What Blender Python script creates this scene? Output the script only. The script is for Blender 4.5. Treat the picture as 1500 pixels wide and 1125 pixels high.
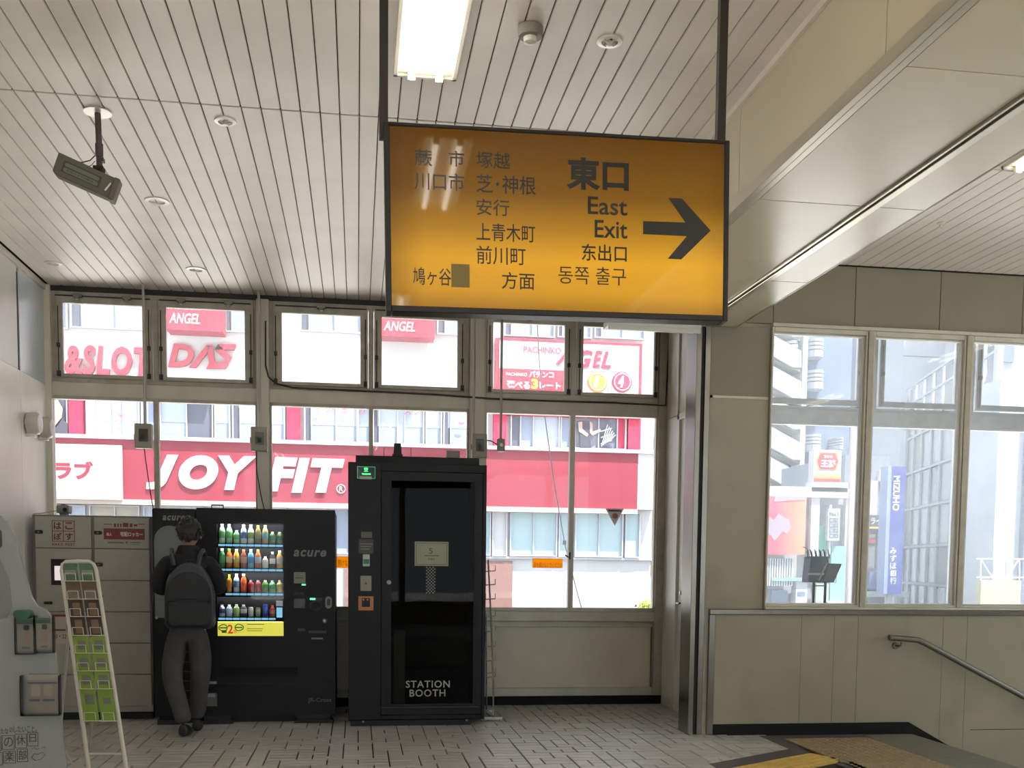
import bpy, math, random
from mathutils import Vector, Matrix
from mathutils import noise as mnoise
random.seed(7)
SC = bpy.context.scene
for _o in list(bpy.data.objects): bpy.data.objects.remove(_o)
COL = SC.collection
PI = math.pi

# ---------------------------------------------------------------- camera
H = 1.45; FPX = 1523.5; YAW, PITCH, ROLL = .148, -.0726, .0114; CYP = 935.9
_f = Vector((math.sin(YAW)*math.cos(PITCH), math.cos(YAW)*math.cos(PITCH), math.sin(PITCH)))
_r0 = Vector((math.cos(YAW), -math.sin(YAW), 0)); _u0 = _r0.cross(_f)
_r = _r0*math.cos(ROLL) + _u0*math.sin(ROLL); _u = -_r0*math.sin(ROLL) + _u0*math.cos(ROLL)
cam = bpy.data.cameras.new('camera'); camo = bpy.data.objects.new('camera', cam); COL.objects.link(camo)
camo.matrix_world = Matrix(((_r.x, _u.x, -_f.x, 0), (_r.y, _u.y, -_f.y, 0), (_r.z, _u.z, -_f.z, H), (0, 0, 0, 1)))
cam.sensor_width = 36; cam.lens = FPX/1500*36; cam.shift_y = (CYP-562.5)/1500
cam.clip_end = 400
SC.camera = camo

# ---------------------------------------------------------------- world, sun, exposure
wd = bpy.data.worlds.new('sky'); SC.world = wd; wd.use_nodes = True
bg = wd.node_tree.nodes['Background']; bg.inputs[0].default_value = (.80, .90, 1, 1); bg.inputs[1].default_value = 1.5
sun = bpy.data.lights.new('sun', 'SUN'); sun.energy = 9.0; sun.angle = .009; sun.color = (1, .96, .9)
suno = bpy.data.objects.new('sun', sun); COL.objects.link(suno)
suno.rotation_euler = Vector((.25, -.33, .91)).to_track_quat('Z', 'Y').to_euler(); suno.location = (0, 0, 30)
SC.view_settings.view_transform = 'Standard'; SC.view_settings.look = 'None'
SC.view_settings.exposure = 0.72; SC.view_settings.gamma = 1.0; SC.view_settings.use_curve_mapping = False
SC.cycles.use_denoising = True
SC.cycles.max_bounces = 10; SC.cycles.diffuse_bounces = 6; SC.cycles.transparent_max_bounces = 24
SC.cycles.sample_clamp_indirect = 6; SC.cycles.caustics_reflective = False; SC.cycles.caustics_refractive = False
TUBE_E = 8.0

# ---------------------------------------------------------------- helpers
def W(x, y, ax, v):
    """world point seen at photo pixel (x, y) on the plane whose coordinate number ax equals v"""
    d = _r*((x-750)/FPX) - _u*((y-CYP)/FPX) + _f
    o = Vector((0, 0, H)); t = (v-o[ax])/d[ax]
    return o + d*t
def s2l(c):
    return tuple((v/255/12.92 if v/255 <= .04045 else ((v/255+.055)/1.055)**2.4) for v in c)
MATS = {}
OUT = [1.0]
def mat(name, col, rough=.6, metal=0., spec=.5, emis=0., emcol=None, noise=0., nscale=8., bump=0., bscale=60., coat=0., rand=0., stretch=None, dirt=0.):
    if name in MATS: return MATS[name]
    m = bpy.data.materials.new(name); m.use_nodes = True; nt = m.node_tree; b = nt.nodes['Principled BSDF']
    col = tuple(v*OUT[0] for v in col)
    b.inputs['Base Color'].default_value = (*col, 1); b.inputs['Roughness'].default_value = rough
    b.inputs['Metallic'].default_value = metal; b.inputs['Specular IOR Level'].default_value = spec
    b.inputs['Coat Weight'].default_value = coat; b.inputs['Coat Roughness'].default_value = .05
    if emis: b.inputs['Emission Color'].default_value = (*(emcol or col), 1); b.inputs['Emission Strength'].default_value = emis
    tc = nt.nodes.new('ShaderNodeTexCoord'); mp = nt.nodes.new('ShaderNodeMapping'); nt.links.new(tc.outputs['Object'], mp.inputs[0])
    if stretch: mp.inputs['Scale'].default_value = stretch
    last = None
    nz = nt.nodes.new('ShaderNodeTexNoise'); nz.inputs['Scale'].default_value = nscale; nz.inputs['Detail'].default_value = 5
    nt.links.new(mp.outputs[0], nz.inputs['Vector'])
    amt = max(noise, .03)
    mr = nt.nodes.new('ShaderNodeMapRange'); mr.inputs[1].default_value = .3; mr.inputs[2].default_value = .7
    mr.inputs[3].default_value = 1-amt; mr.inputs[4].default_value = 1+amt
    nt.links.new(nz.outputs['Fac'], mr.inputs[0]); last = mr.outputs[0]
    if rand:
        oi = nt.nodes.new('ShaderNodeObjectInfo'); r2 = nt.nodes.new('ShaderNodeMapRange'); r2.inputs[3].default_value = 1-rand; r2.inputs[4].default_value = 1+rand
        nt.links.new(oi.outputs['Random'], r2.inputs[0]); mu = nt.nodes.new('ShaderNodeMath'); mu.operation = 'MULTIPLY'
        nt.links.new(last, mu.inputs[0]); nt.links.new(r2.outputs[0], mu.inputs[1]); last = mu.outputs[0]
    hs = nt.nodes.new('ShaderNodeMix'); hs.data_type = 'RGBA'; hs.blend_type = 'MULTIPLY'; hs.inputs[0].default_value = 1
    cc = nt.nodes.new('ShaderNodeCombineColor')
    for i in range(3): nt.links.new(last, cc.inputs[i])
    hs.inputs[6].default_value = (*col, 1); nt.links.new(cc.outputs[0], hs.inputs[7])
    out = hs.outputs[2]
    if dirt:
        n2 = nt.nodes.new('ShaderNodeTexNoise'); n2.inputs['Scale'].default_value = 2.3; n2.inputs['Detail'].default_value = 8
        nt.links.new(mp.outputs[0], n2.inputs['Vector']); r3 = nt.nodes.new('ShaderNodeMapRange'); r3.inputs[1].default_value = .55; r3.inputs[2].default_value = .8; r3.inputs[3].default_value = 0; r3.inputs[4].default_value = dirt
        nt.links.new(n2.outputs['Fac'], r3.inputs[0]); mx = nt.nodes.new('ShaderNodeMix'); mx.data_type = 'RGBA'
        nt.links.new(r3.outputs[0], mx.inputs[0]); nt.links.new(out, mx.inputs[6]); mx.inputs[7].default_value = (col[0]*.5, col[1]*.47, col[2]*.42, 1); out = mx.outputs[2]
    nt.links.new(out, b.inputs['Base Color'])
    if bump:
        nb = nt.nodes.new('ShaderNodeTexNoise'); nb.inputs['Scale'].default_value = bscale; nt.links.new(mp.outputs[0], nb.inputs['Vector'])
        bm_ = nt.nodes.new('ShaderNodeBump'); bm_.inputs['Strength'].default_value = bump; bm_.inputs['Distance'].default_value = .01
        nt.links.new(nb.outputs['Fac'], bm_.inputs['Height']); nt.links.new(bm_.outputs[0], b.inputs['Normal'])
    MATS[name] = m; return m
def glass_mat(name, veil=.08, tint=(1, 1, 1), gloss=.04, veilcol=(.93, .96, 1), rough=.02):
    m = bpy.data.materials.new(name); m.use_nodes = True; nt = m.node_tree; nt.nodes.remove(nt.nodes['Principled BSDF'])
    out = nt.nodes['Material Output']
    tr = nt.nodes.new('ShaderNodeBsdfTransparent'); tr.inputs[0].default_value = (*tint, 1)
    tl = nt.nodes.new('ShaderNodeBsdfTranslucent'); tl.inputs[0].default_value = (*veilcol, 1)
    gl = nt.nodes.new('ShaderNodeBsdfGlossy'); gl.inputs['Roughness'].default_value = rough
    tc = nt.nodes.new('ShaderNodeTexCoord'); nz = nt.nodes.new('ShaderNodeTexNoise'); nz.inputs['Scale'].default_value = 3; nz.inputs['Detail'].default_value = 6
    nt.links.new(tc.outputs['Object'], nz.inputs[0]); mr = nt.nodes.new('ShaderNodeMapRange'); mr.inputs[1].default_value = .3; mr.inputs[2].default_value = .7
    mr.inputs[3].default_value = veil*.75; mr.inputs[4].default_value = veil*1.25; nt.links.new(nz.outputs['Fac'], mr.inputs[0])
    m1 = nt.nodes.new('ShaderNodeMixShader'); nt.links.new(mr.outputs[0], m1.inputs[0]); nt.links.new(tr.outputs[0], m1.inputs[1]); nt.links.new(tl.outputs[0], m1.inputs[2])
    fr = nt.nodes.new('ShaderNodeFresnel'); fr.inputs[0].default_value = 1.3
    ml = nt.nodes.new('ShaderNodeMath'); ml.operation = 'MULTIPLY'; ml.inputs[1].default_value = gloss/.04; nt.links.new(fr.outputs[0], ml.inputs[0])
    m2 = nt.nodes.new('ShaderNodeMixShader'); nt.links.new(ml.outputs[0], m2.inputs[0]); nt.links.new(m1.outputs[0], m2.inputs[1]); nt.links.new(gl.outputs[0], m2.inputs[2])
    nt.links.new(m2.outputs[0], out.inputs[0]); MATS[name] = m; return m

class MB:
    """collects boxes, tubes, prisms in world coordinates; build() links one mesh object"""
    def __init__(s): s.v = []; s.f = []; s.mi = []; s.cur = 0; s.sm = []
    def add(s, vs, fs, smooth=False):
        n = len(s.v); s.v += [tuple(v) for v in vs]; s.f += [tuple(i+n for i in f) for f in fs]; s.mi += [s.cur]*len(fs); s.sm += [smooth]*len(fs); return s
    def box(s, x0, y0, z0, x1, y1, z1):
        if x0 > x1: x0, x1 = x1, x0
        if y0 > y1: y0, y1 = y1, y0
        if z0 > z1: z0, z1 = z1, z0
        return s.add([(x0, y0, z0), (x1, y0, z0), (x1, y1, z0), (x0, y1, z0), (x0, y0, z1), (x1, y0, z1), (x1, y1, z1), (x0, y1, z1)],
                     [(0, 3, 2, 1), (4, 5, 6, 7), (0, 1, 5, 4), (1, 2, 6, 5), (2, 3, 7, 6), (3, 0, 4, 7)])
    def frame(s, x0, z0, x1, z1, w, y0, y1, wt=None, wb=None):
        wt = w if wt is None else wt; wb = w if wb is None else wb
        s.box(x0, y0, z0, x0+w, y1, z1); s.box(x1-w, y0, z0, x1, y1, z1); s.box(x0+w, y0, z1-wt, x1-w, y1, z1); return s.box(x0+w, y0, z0, x1-w, y1, z0+wb)
    def tube(s, pts, r, n=8, cap=True):
        pts = [Vector(p) for p in pts]; rs = r if isinstance(r, (list, tuple)) else [r]*len(pts)
        vs = []; fs = []; prev = None
        for i, p in enumerate(pts):
            d = (pts[min(i+1, len(pts)-1)] - pts[max(i-1, 0)]).normalized()
            if prev is None: a = d.orthogonal().normalized()
            else: a = (prev - d*prev.dot(d)).normalized()
            prev = a; b = d.cross(a)
            for k in range(n): t = 2*PI*k/n; vs.append(p + (a*math.cos(t)+b*math.sin(t))*rs[i])
        for i in range(len(pts)-1):
            for k in range(n): fs.append((i*n+k, i*n+(k+1) % n, (i+1)*n+(k+1) % n, (i+1)*n+k))
        if cap: fs.append(tuple(range(n-1, -1, -1))); fs.append(tuple((len(pts)-1)*n+k for k in range(n)))
        return s.add(vs, fs, True)
    def prism(s, poly, y0, y1):
        """poly of (x, z), extruded along y"""
        n = len(poly); vs = [(x, y0, z) for x, z in poly]+[(x, y1, z) for x, z in poly]
        fs = [tuple(range(n)), tuple(range(2*n-1, n-1, -1))]+[(i+n, (i+1) % n+n, (i+1) % n, i) for i in range(n)]
        return s.add(vs, fs)
    def prismz(s, poly, z0, z1):
        n = len(poly); vs = [(x, y, z0) for x, y in poly]+[(x, y, z1) for x, y in poly]
        fs = [tuple(range(n-1, -1, -1)), tuple(range(n, 2*n))]+[(i, (i+1) % n, (i+1) % n+n, i+n) for i in range(n)]
        return s.add(vs, fs)
    def lathe(s, prof, c, axis='z', n=16, sx=1, sy=1):
        """prof of (r, h)"""
        vs = []; fs = []
        for r, h in prof:
            for k in range(n):
                t = 2*PI*k/n; a, b = r*math.cos(t)*sx, r*math.sin(t)*sy
                vs.append({'z': (c[0]+a, c[1]+b, c[2]+h), 'y': (c[0]+a, c[1]+h, c[2]+b), 'x': (c[0]+h, c[1]+a, c[2]+b)}[axis])
        for i in range(len(prof)-1):
            for k in range(n): fs.append((i*n+k, i*n+(k+1) % n, (i+1)*n+(k+1) % n, (i+1)*n+k))
        fs.append(tuple(range(n-1, -1, -1))); fs.append(tuple((len(prof)-1)*n+k for k in range(n)))
        return s.add(vs, fs, True)
    def rrect(s, x0, z0, x1, z1, r, y0, y1, n=5):
        pts = []
        for cx, cz, a in ((x1-r, z1-r, 0), (x0+r, z1-r, 90), (x0+r, z0+r, 180), (x1-r, z0+r, 270)):
            for k in range(n+1): t = math.radians(a+90*k/n); pts.append((cx+r*math.cos(t), cz+r*math.sin(t)))
        return s.prism(pts[::-1], y0, y1)
    def data(s, name, mats, off=(0, 0, 0)):
        me = bpy.data.meshes.new(name)
        o = Vector(off); me.from_pydata([tuple(Vector(v)-o) for v in s.v], [], s.f)
        for m in (mats if isinstance(mats, (list, tuple)) else [mats]): me.materials.append(m)
        for p, i, sm in zip(me.polygons, s.mi, s.sm): p.material_index = i; p.use_smooth = sm
        if any(s.sm):
            try: me.set_sharp_from_angle(angle=math.radians(40))
            except Exception: pass
        me.update()
        return me
    def build(s, name, mats, parent=None, bevel=0., seg=1):
        if parent is not None: off = wloc(parent)
        else:
            xs = [v[0] for v in s.v]; ys = [v[1] for v in s.v]; zs = [v[2] for v in s.v]
            off = Vector(((min(xs)+max(xs))/2, (min(ys)+max(ys))/2, min(zs)))
        ob = bpy.data.objects.new(name, s.data(name, mats, off)); COL.objects.link(ob)
        if parent is not None: ob.parent = parent
        else: ob.location = off
        if bevel:
            bv = ob.modifiers.new('bevel', 'BEVEL'); bv.width = bevel; bv.segments = seg; bv.limit_method = 'ANGLE'; bv.angle_limit = .6
            bv.harden_normals = False
        return ob
def wloc(o):
    v = Vector(o.location)
    while o.parent is not None: o = o.parent; v += Vector(o.location)
    return v
def tag(o, label=None, cat=None, group=None, kind=None):
    if label: o['label'] = label
    if cat: o['category'] = cat
    if group: o['group'] = group
    if kind: o['kind'] = kind
    return o
def thing(name, label, cat, loc, group=None, kind=None):
    o = bpy.data.objects.new(name, None); o.empty_display_size = .1; COL.objects.link(o); o.location = loc
    return tag(o, label, cat, group, kind)
def struct(o):
    o['kind'] = 'structure'; return o
def sgroup(name, loc=(0, 0, 0)):
    o = bpy.data.objects.new(name, None); COL.objects.link(o); o.location = loc; o['kind'] = 'structure'; return o
def one(name, mb, m, label, cat, group=None, bevel=0.):
    return tag(mb.build(name, m, None, bevel), label, cat, group)
def text(name, body, rect, y, m, parent, bold=0., shear=0., ex=.0015, flat='y', spacing=1., res=3):
    """flat lettering fitted into rect (x0, z0, x1, z1) on plane y, read from -Y"""
    cu = bpy.data.curves.new('t', 'FONT'); cu.body = body; cu.offset = bold; cu.shear = shear; cu.resolution_u = res; cu.space_character = spacing
    cu.fill_mode = 'FRONT' if ex == 0 else 'BOTH'; cu.extrude = 0 if ex == 0 else .01
    o = bpy.data.objects.new('t', cu); COL.objects.link(o); me = o.to_mesh()
    vs = [v.co.copy() for v in me.vertices]; fs = [tuple(p.vertices) for p in me.polygons]; o.to_mesh_clear(); bpy.data.objects.remove(o)
    if not vs: return None
    ax = min(v.x for v in vs); bx = max(v.x for v in vs); az = min(v.y for v in vs); bz = max(v.y for v in vs)
    x0, z0, x1, z1 = rect; mb = MB()
    mb.add([(x0+(v.x-ax)/(bx-ax)*(x1-x0), y-(ex*(1 if v.z > 0 else 0)), z0+(v.y-az)/(bz-az)*(z1-z0)) for v in vs], fs)
    return mb.build(name, m, parent)
def PR(x0, y0, x1, y1, Y):
    """pixel rectangle -> (x0, z0, x1, z1) on plane Y"""
    a = W(x0, (y0+y1)/2, 1, Y); b = W(x1, (y0+y1)/2, 1, Y); c = W((x0+x1)/2, y0, 1, Y); d = W((x0+x1)/2, y1, 1, Y)
    return (a.x, d.z, b.x, c.z)
def copy_tree(o, parent=None, loc=None):
    c = o.copy(); COL.objects.link(c); c.parent = parent
    if loc is not None: c.location = loc
    for ch in list(CH.get(o.name, [])) or list(o.children): copy_tree(ch, c)
    return c
CH = {}

# ---------------------------------------------------------------- materials
M_slat = mat('ceiling_slat_paint', s2l((240, 230, 221)), .42, noise=.05, nscale=2, rand=.02)
M_gap = mat('ceiling_gap', (.02, .018, .016), .9)
M_cream = mat('cream_panel', s2l((208, 201, 182)), .38, noise=.06, nscale=2.2, dirt=.25)
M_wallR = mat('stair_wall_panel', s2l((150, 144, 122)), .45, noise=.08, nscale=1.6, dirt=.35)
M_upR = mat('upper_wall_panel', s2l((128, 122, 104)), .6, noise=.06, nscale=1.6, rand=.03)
M_creamL = mat('left_wall_panel', s2l((232, 227, 216)), .35, noise=.04, nscale=2.2, dirt=.15)
M_white = mat('white_panel', s2l((214, 212, 204)), .35, noise=.04, nscale=2)
M_alu = mat('aluminium_frame', s2l((190, 185, 170)), .42, metal=.1, noise=.1, nscale=5, stretch=(1, 1, .3))
M_aluD = mat('darker_frame', s2l((164, 158, 142)), .5, metal=.1, noise=.14, nscale=9)  # darker, more mottled tone than the other aluminium frames
M_steel = mat('brushed_steel', s2l((128, 125, 117)), .26, metal=.95, noise=.08, nscale=14, stretch=(1, 1, .05))
M_steelX = mat('beam_trim_steel', s2l((205, 198, 180)), .3, metal=.9, noise=.06, nscale=10, stretch=(1, .05, 1))
M_beam = mat('beam_panel_cream', s2l((214, 203, 176)), .27, spec=.9, noise=.05, nscale=1.4)
M_dark = mat('dark_gasket', (.022, .02, .018), .6)
M_black = mat('black_vinyl', (.006, .006, .006), .7, spec=.25)
M_blk = mat('black_panel', (.0065, .0065, .0068), .42, spec=.22, noise=.06)
M_blkm = mat('matt_black', (.012, .012, .013), .7)
M_conc = mat('concrete', (.33, .31, .28), .8, noise=.1)
M_glassL = glass_mat('lower_window_glass', .014)
M_glassU = glass_mat('wired_upper_glass', .06)
M_glassR = glass_mat('stair_window_glass', .10, gloss=.025, veilcol=(.85, .93, 1))

# ---------------------------------------------------------------- room shell
XL, XS, YW, YR, ZC, XE, YB = -2.9, 3.15, 10.52, 8.51, 4.0, 9.6, -7.0

# ceiling: base slab + slats, each slat a part
ceil = struct(MB().box(XL-.2, YB, ZC+.03, XE+.2, YW+.3, ZC+.55).build('ceiling', M_gap))
pitch = .1105; phase = .009
def slat_mesh(w, L):
    return MB().add([(-w/2, 0, 0), (w/2, 0, 0), (w/2, L, 0), (-w/2, L, 0), (-w/2+.004, 0, -.008), (w/2-.004, 0, -.008), (w/2-.004, L, -.008), (-w/2+.004, L, -.008)],
                    [(0, 1, 2, 3), (4, 7, 6, 5), (0, 4, 5, 1), (1, 5, 6, 2), (2, 6, 7, 3), (3, 7, 4, 0)]).data('slat', [M_slat])
me_far = slat_mesh(pitch-.0035, YW-6.255-.01); me_near = slat_mesh(pitch-.0035, 5.0)
def slats(x0, x1, y, me, skip=None):
    k = math.ceil((x0-phase)/pitch)
    while phase+(k+1)*pitch <= x1+.04:
        o = bpy.data.objects.new('slat', me); COL.objects.link(o); o.parent = ceil
        o.location = Vector((phase+(k+.5)*pitch, y, ZC+.012)) - ceil.location; k += 1
slats(XL, 2.09, 6.255, me_far); slats(XL, 2.09, 1.235, me_near)
me_r1 = slat_mesh(pitch-.0035, YR-6.36); me_r2 = slat_mesh(pitch-.0035, 5.1)
slats(3.17, XE, 6.36, me_r1); slats(3.17, XE, 1.245, me_r2)
bk = MB()
for i in range(4): bk.box(XL, 1.225-(i+1)*2.05, ZC+.004, XE, 1.225-i*2.05-.01, ZC+.03)
o = bk.build('ceiling_board', M_slat, ceil)

# floor slab (hole for the stair at the right)
SX = 4.80
fl = MB().box(XL-.2, YB, -.3, SX, YR+.1, -.012).box(XL-.2, YR+.1, -.3, XE, YW+.2, -.012).box(SX, YB, -.3, XE, 5.6, -.012)
M_grout = mat('floor_grout', s2l((34, 31, 28)), .9, noise=.15, nscale=20)
floor = struct(fl.build('floor', M_grout))
# interlocking pavers: random ashlar on a 0.1 m grid
M_pav = mat('floor_paver', s2l((184, 182, 175)), .34, spec=.5, noise=.10, nscale=11, rand=.10, bump=.15, bscale=90)
g = .112
nx = int((SX-XL)/g); y0p = 4.55; ny = int((YW-.02-y0p)/g)
occ = [[False]*ny for _ in range(nx)]
def in_tactile(x, y):
    return x > 2.55+.0 and y < YR and (x > 3.50-(8.35-y)*0.02 or y < 7.72-(3.5-x)*.62) 
rects = []
rg = random.Random(5)
for j in range(ny):
    for i in range(nx):
        if occ[i][j]: continue
        x, y = XL+i*g, y0p+j*g
        if in_tactile(x+g*.5, y+g*.5) or (y > YR and x > 3.12): continue
        opts = [(2, 1), (1, 2), (2, 1), (3, 1), (1, 1), (2, 2), (2, 1)]; rg.shuffle(opts)
        for w, h in opts+[(1, 1)]:
            if i+w <= nx and j+h <= ny and all(not occ[i+a][j+b] and not in_tactile(x+(a+.5)*g, y+(b+.5)*g) and not (y+(b+.5)*g > YR and x+(a+.5)*g > 3.12) for a in range(w) for b in range(h)):
                for a in range(w):
                    for b in range(h): occ[i+a][j+b] = True
                rects.append((x, y, w, h)); break
def vis(r):
    x, y = r[0], r[1]
    if y > 9.45 and x < 1.1: return False
    if y < 6.95-.15*(x+2.9)/5: return False
    return True
rects.sort(key=lambda r: (not vis(r), r[1]))
pm = {}
def paver_mesh(w, h):
    if (w, h) not in pm:
        a, b, e = w*g-.010, h*g-.010, .003
        pm[(w, h)] = MB().add([(0, 0, 0), (a, 0, 0), (a, b, 0), (0, b, 0), (0, 0, .009), (a, 0, .009), (a, b, .009), (0, b, .009), (e, e, .012), (a-e, e, .012), (a-e, b-e, .012), (e, b-e, .012)],
            [(8, 9, 10, 11), (4, 5, 9, 8), (5, 6, 10, 9), (6, 7, 11, 10), (7, 4, 8, 11), (0, 1, 5, 4), (1, 2, 6, 5), (2, 3, 7, 6), (3, 0, 4, 7)]).data('paver', [M_pav])
    return pm[(w, h)]
rest = MB()
for n, (x, y, w, h) in enumerate(rects):
    if n < 300:
        o = bpy.data.objects.new('paver', paver_mesh(w, h)); COL.objects.link(o); o.parent = floor
        o.location = Vector((x, y, -.012+rg.uniform(-.0008, .0008))) - floor.location
    else: rest.box(x, y, -.012, x+w*g-.010, y+h*g-.010, rg.uniform(-.001, .0005))
o = rest.build('paver_field', M_pav, floor); o['kind'] = 'stuff'
nf = MB()
for i in range(12):
    for j in range(12): nf.box(XL+i*.6, y0p-.01-(j+1)*.6, -.012, XL+i*.6+.59, y0p-.02-j*.6, 0)
nf.box(XL, YB, -.012, SX, -2.64, 0); nf.box(SX, YB, -.012, XE, 5.6, 0)
M_conf = mat('bounce_floor', s2l((196, 190, 178)), .45, noise=.08, nscale=3)  # unseen floor made pale so it bounces light to the ceiling
nf.build('floor_slab', M_conf, floor)
# tactile paving
M_yel = mat('tactile_yellow', s2l((206, 172, 84)), .55, noise=.12, nscale=20, dirt=.4)
M_tan = mat('tactile_tan', s2l((148, 130, 98)), .6, noise=.12, nscale=14, dirt=.4)
M_bord = mat('floor_border_grey', s2l((78, 72, 72)), .6, noise=.1)
M_edge = mat('stair_edge_grey', s2l((112, 110, 100)), .55, noise=.12, nscale=10)
def quad(pts, z0=-.012, z1=0.): return MB().prismz(pts, z0, z1)
bd = MB().prismz([(3.40, 8.42), (3.40, 7.78), (2.55, 7.24), (2.55, 7.02), (3.50, 7.62), (3.56, 8.26), (4.35, 8.26), (4.35, 8.42)], -.012, .001)
bd.prismz([(3.50, 7.16), (3.66, 7.24), (3.66, 5.0), (3.50, 5.0)], -.012, .001)
bd.build('floor_border', M_bord, floor)
def bumps(mb, x0, y0, x1, y1, n=6):
    for i in range(n):
        for j in range(n):
            cx, cy = x0+(i+.5)*(x1-x0)/n, y0+(j+.5)*(y1-y0)/n
            mb.add([(cx-.012, cy-.012, .001), (cx+.012, cy-.012, .001), (cx+.012, cy+.012, .001), (cx-.012, cy+.012, .001), (cx-.007, cy-.007, .006), (cx+.007, cy-.007, .006), (cx+.007, cy+.007, .006), (cx-.007, cy+.007, .006)],
                   [(4, 5, 6, 7), (0, 1, 5, 4), (1, 2, 6, 5), (2, 3, 7, 6), (3, 0, 4, 7)])
    return mb
for j in range(8):
    for i in range(2):
        x0 = 3.565+i*.37; y1 = 8.25-j*.37
        b_ = MB().box(x0, y1-.366, -.012, x0+.366, y1, .001); bumps(b_, x0, y1-.366, x0+.366, y1)
        b_.build('warning_block', M_tan, floor)
for k in range(6):
    # yellow guiding bars running down-left from the warning blocks
    ax, ay = 3.49-k*.29, 7.60-k*.183
    dx, dy = -.284, -.179; ux, uy = .155, -.30
    b_ = MB().prismz([(ax, ay), (ax+dx, ay+dy), (ax+dx+ux*.9, ay+dy+uy*1.0), (ax+ux*.9, ay+uy*1.0)][::1] if True else [], -.012, .001)
    for q in range(4):
        t = (q+.5)/4; cx, cy = ax+ux*.9*t, ay+uy*t
        b_.tube([(cx+dx*.06, cy+dy*.06, .001), (cx+dx*.94, cy+dy*.94, .001)], .006, 5)
    b_.build('guiding_block', M_yel, floor)
eg = MB().box(4.31, 5.6, -.012, SX, 8.40, .0); eg.build('stair_nosing', M_edge, floor)
# stairs going down to the right
st = MB()
for i in range(12): st.box(SX+i*.3, 5.6, -.165*(i+2), SX+(i+1)*.3+.02, YR-.014, -.165*(i+1))
tag(st.build('staircase', M_conc), 'concrete staircase going down to the right along the handrail wall', 'stairs')

# ---------------------------------------------------------------- left wall
wlm = MB().box(XL-.2, .5, -.1, XL-.02, YW+.2, ZC+.1).box(XL-.2, YB, -.1, XL-.02, .5, .8).box(XL-.2, YB, 3.8, XL-.02, .5, ZC+.1)
for k in range(4): wlm.box(XL-.2, .5-.15-k*2.45, .8, XL-.02, .5-k*2.45, 3.8)
wl = struct(wlm.build('wall_left', M_cream))
wlw = sgroup('window_21', (XL-.1, -8, 1))  # openings added out of view to let daylight in from the left
for k in range(3): MB().box(XL-.11, .5-2.45-k*2.45, .8, XL-.10, .35-k*2.45, 3.8).build('glass_pane', M_glassL, wlw)

zsp = 3.07
M_glossy = mat('glossy_upper_panel', s2l((196, 202, 206)), .22, spec=.6, noise=.03)
for i, (ya, yb_) in enumerate([(9.735, 10.47), (8.0, 9.66), (6.2, 7.99), (4.4, 6.19), (2.6, 4.39), (.8, 2.59)]):
    MB().box(XL-.02, ya, zsp+.004, XL+(-.0 if i else -.004), yb_, ZC-.05).build('upper_panel', M_glossy if i == 0 else M_white, wl, .002)
for ya, yb_ in [(9.70, 10.46), (8.0, 9.695), (6.2, 7.995), (4.4, 6.195), (2.6, 4.395), (.8, 2.595)]:
    MB().box(XL-.02, ya, .1, XL+.004, yb_, zsp).build('lower_panel', M_creamL, wl, .002)
MB().box(XL-.02, 9.66, zsp+.01, XL-.012, 9.735, ZC-.09).build('slot', M_dark, wl)
MB().box(XL-.02, 0, ZC-.05, XL+.02, YW, ZC+.0).build('cornice', M_cream, wl)
MB().box(XL-.02, 10.46, .0, XL+.05, YW, ZC).build('corner_post', M_cream, wl)
struct(MB().box(XL-.02, 0, 0, XL+.012, 10.46, .1).build('baseboard_left', M_black))

# ---------------------------------------------------------------- window wall (bays between the mullions)
def wx(px, py=600, Y=YW): return W(px, py, 1, Y).x
zU1 = W(530, 466, 1, YW).z; zU0 = W(300, 555, 1, YW).z
zL1 = W(76, 583, 1, YW).z; zL0 = W(850, 891, 1, YW).z
wf = sgroup('wall_front', (0, YW, 0))
pan = MB()
for a, b in ((XL, -1.16), (-1.15, .99), (1.0, 3.06)): MB().box(a+.06, YW+.02, .17, b-.02, YW+.06, .80).build('spandrel_panel', M_cream, wf, .002)
MB().box(XL, YW+.06, -.1, XS, YW+.2, .90).build('backing', M_aluD, wf)
MB().box(XL, YW-.01, .085, XS, YW+.07, .17).box(XL, YW, .80, XS, YW+.07, .86).build('rail', M_alu, wf, .004)
MB().box(XL, YW-.05, .86, XS, YW+.1, zL0-.03).build('sill', M_alu, wf, .006)
struct(MB().box(XL, YW-.03, 0, XS, YW+.03, .085).build('baseboard_front', M_black))
MB().box(XL, YW-.02, zL1+.02, XS, YW+.10, zU0-.075).build('transom', M_alu, wf, .006)
MB().box(XL, YW-.02, 3.955, XS, YW+.12, ZC+.03).build('head', M_dark, wf)
bx = [wx(65, 600), wx(386, 600), wx(698, 600), wx(975, 600)]
MB().box(bx[1]-.06, YW-.06, .86, bx[1]+.06, YW+.10, 3.96).build('mullion', M_alu, wf, .005)
MB().box(bx[2]-.075, YW-.06, .17, bx[2]+.075, YW+.10, 3.96).build('mullion', M_alu, wf, .005)
MB().box(XL-.02, YW-.05, 0, wx(76), YW+.10, 3.96).build('mullion', M_aluD, wf, .005)
MB().box(wx(963), YW-.06, .09, XS, YW+.10, 3.96).build('mullion', M_aluD, wf, .005)
bays = [
    ('window_1', (77, 375), (226, 232), [(93, 212), (244, 359)], (84, 371)),
    ('window_2', (397, 685), (541, 546), [(413, 528), (559, 670)], (401, 680)),
    ('window_3', (712, 962), (836, 842), [(722, 827), (854, 958)], (714, 963))]
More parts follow.
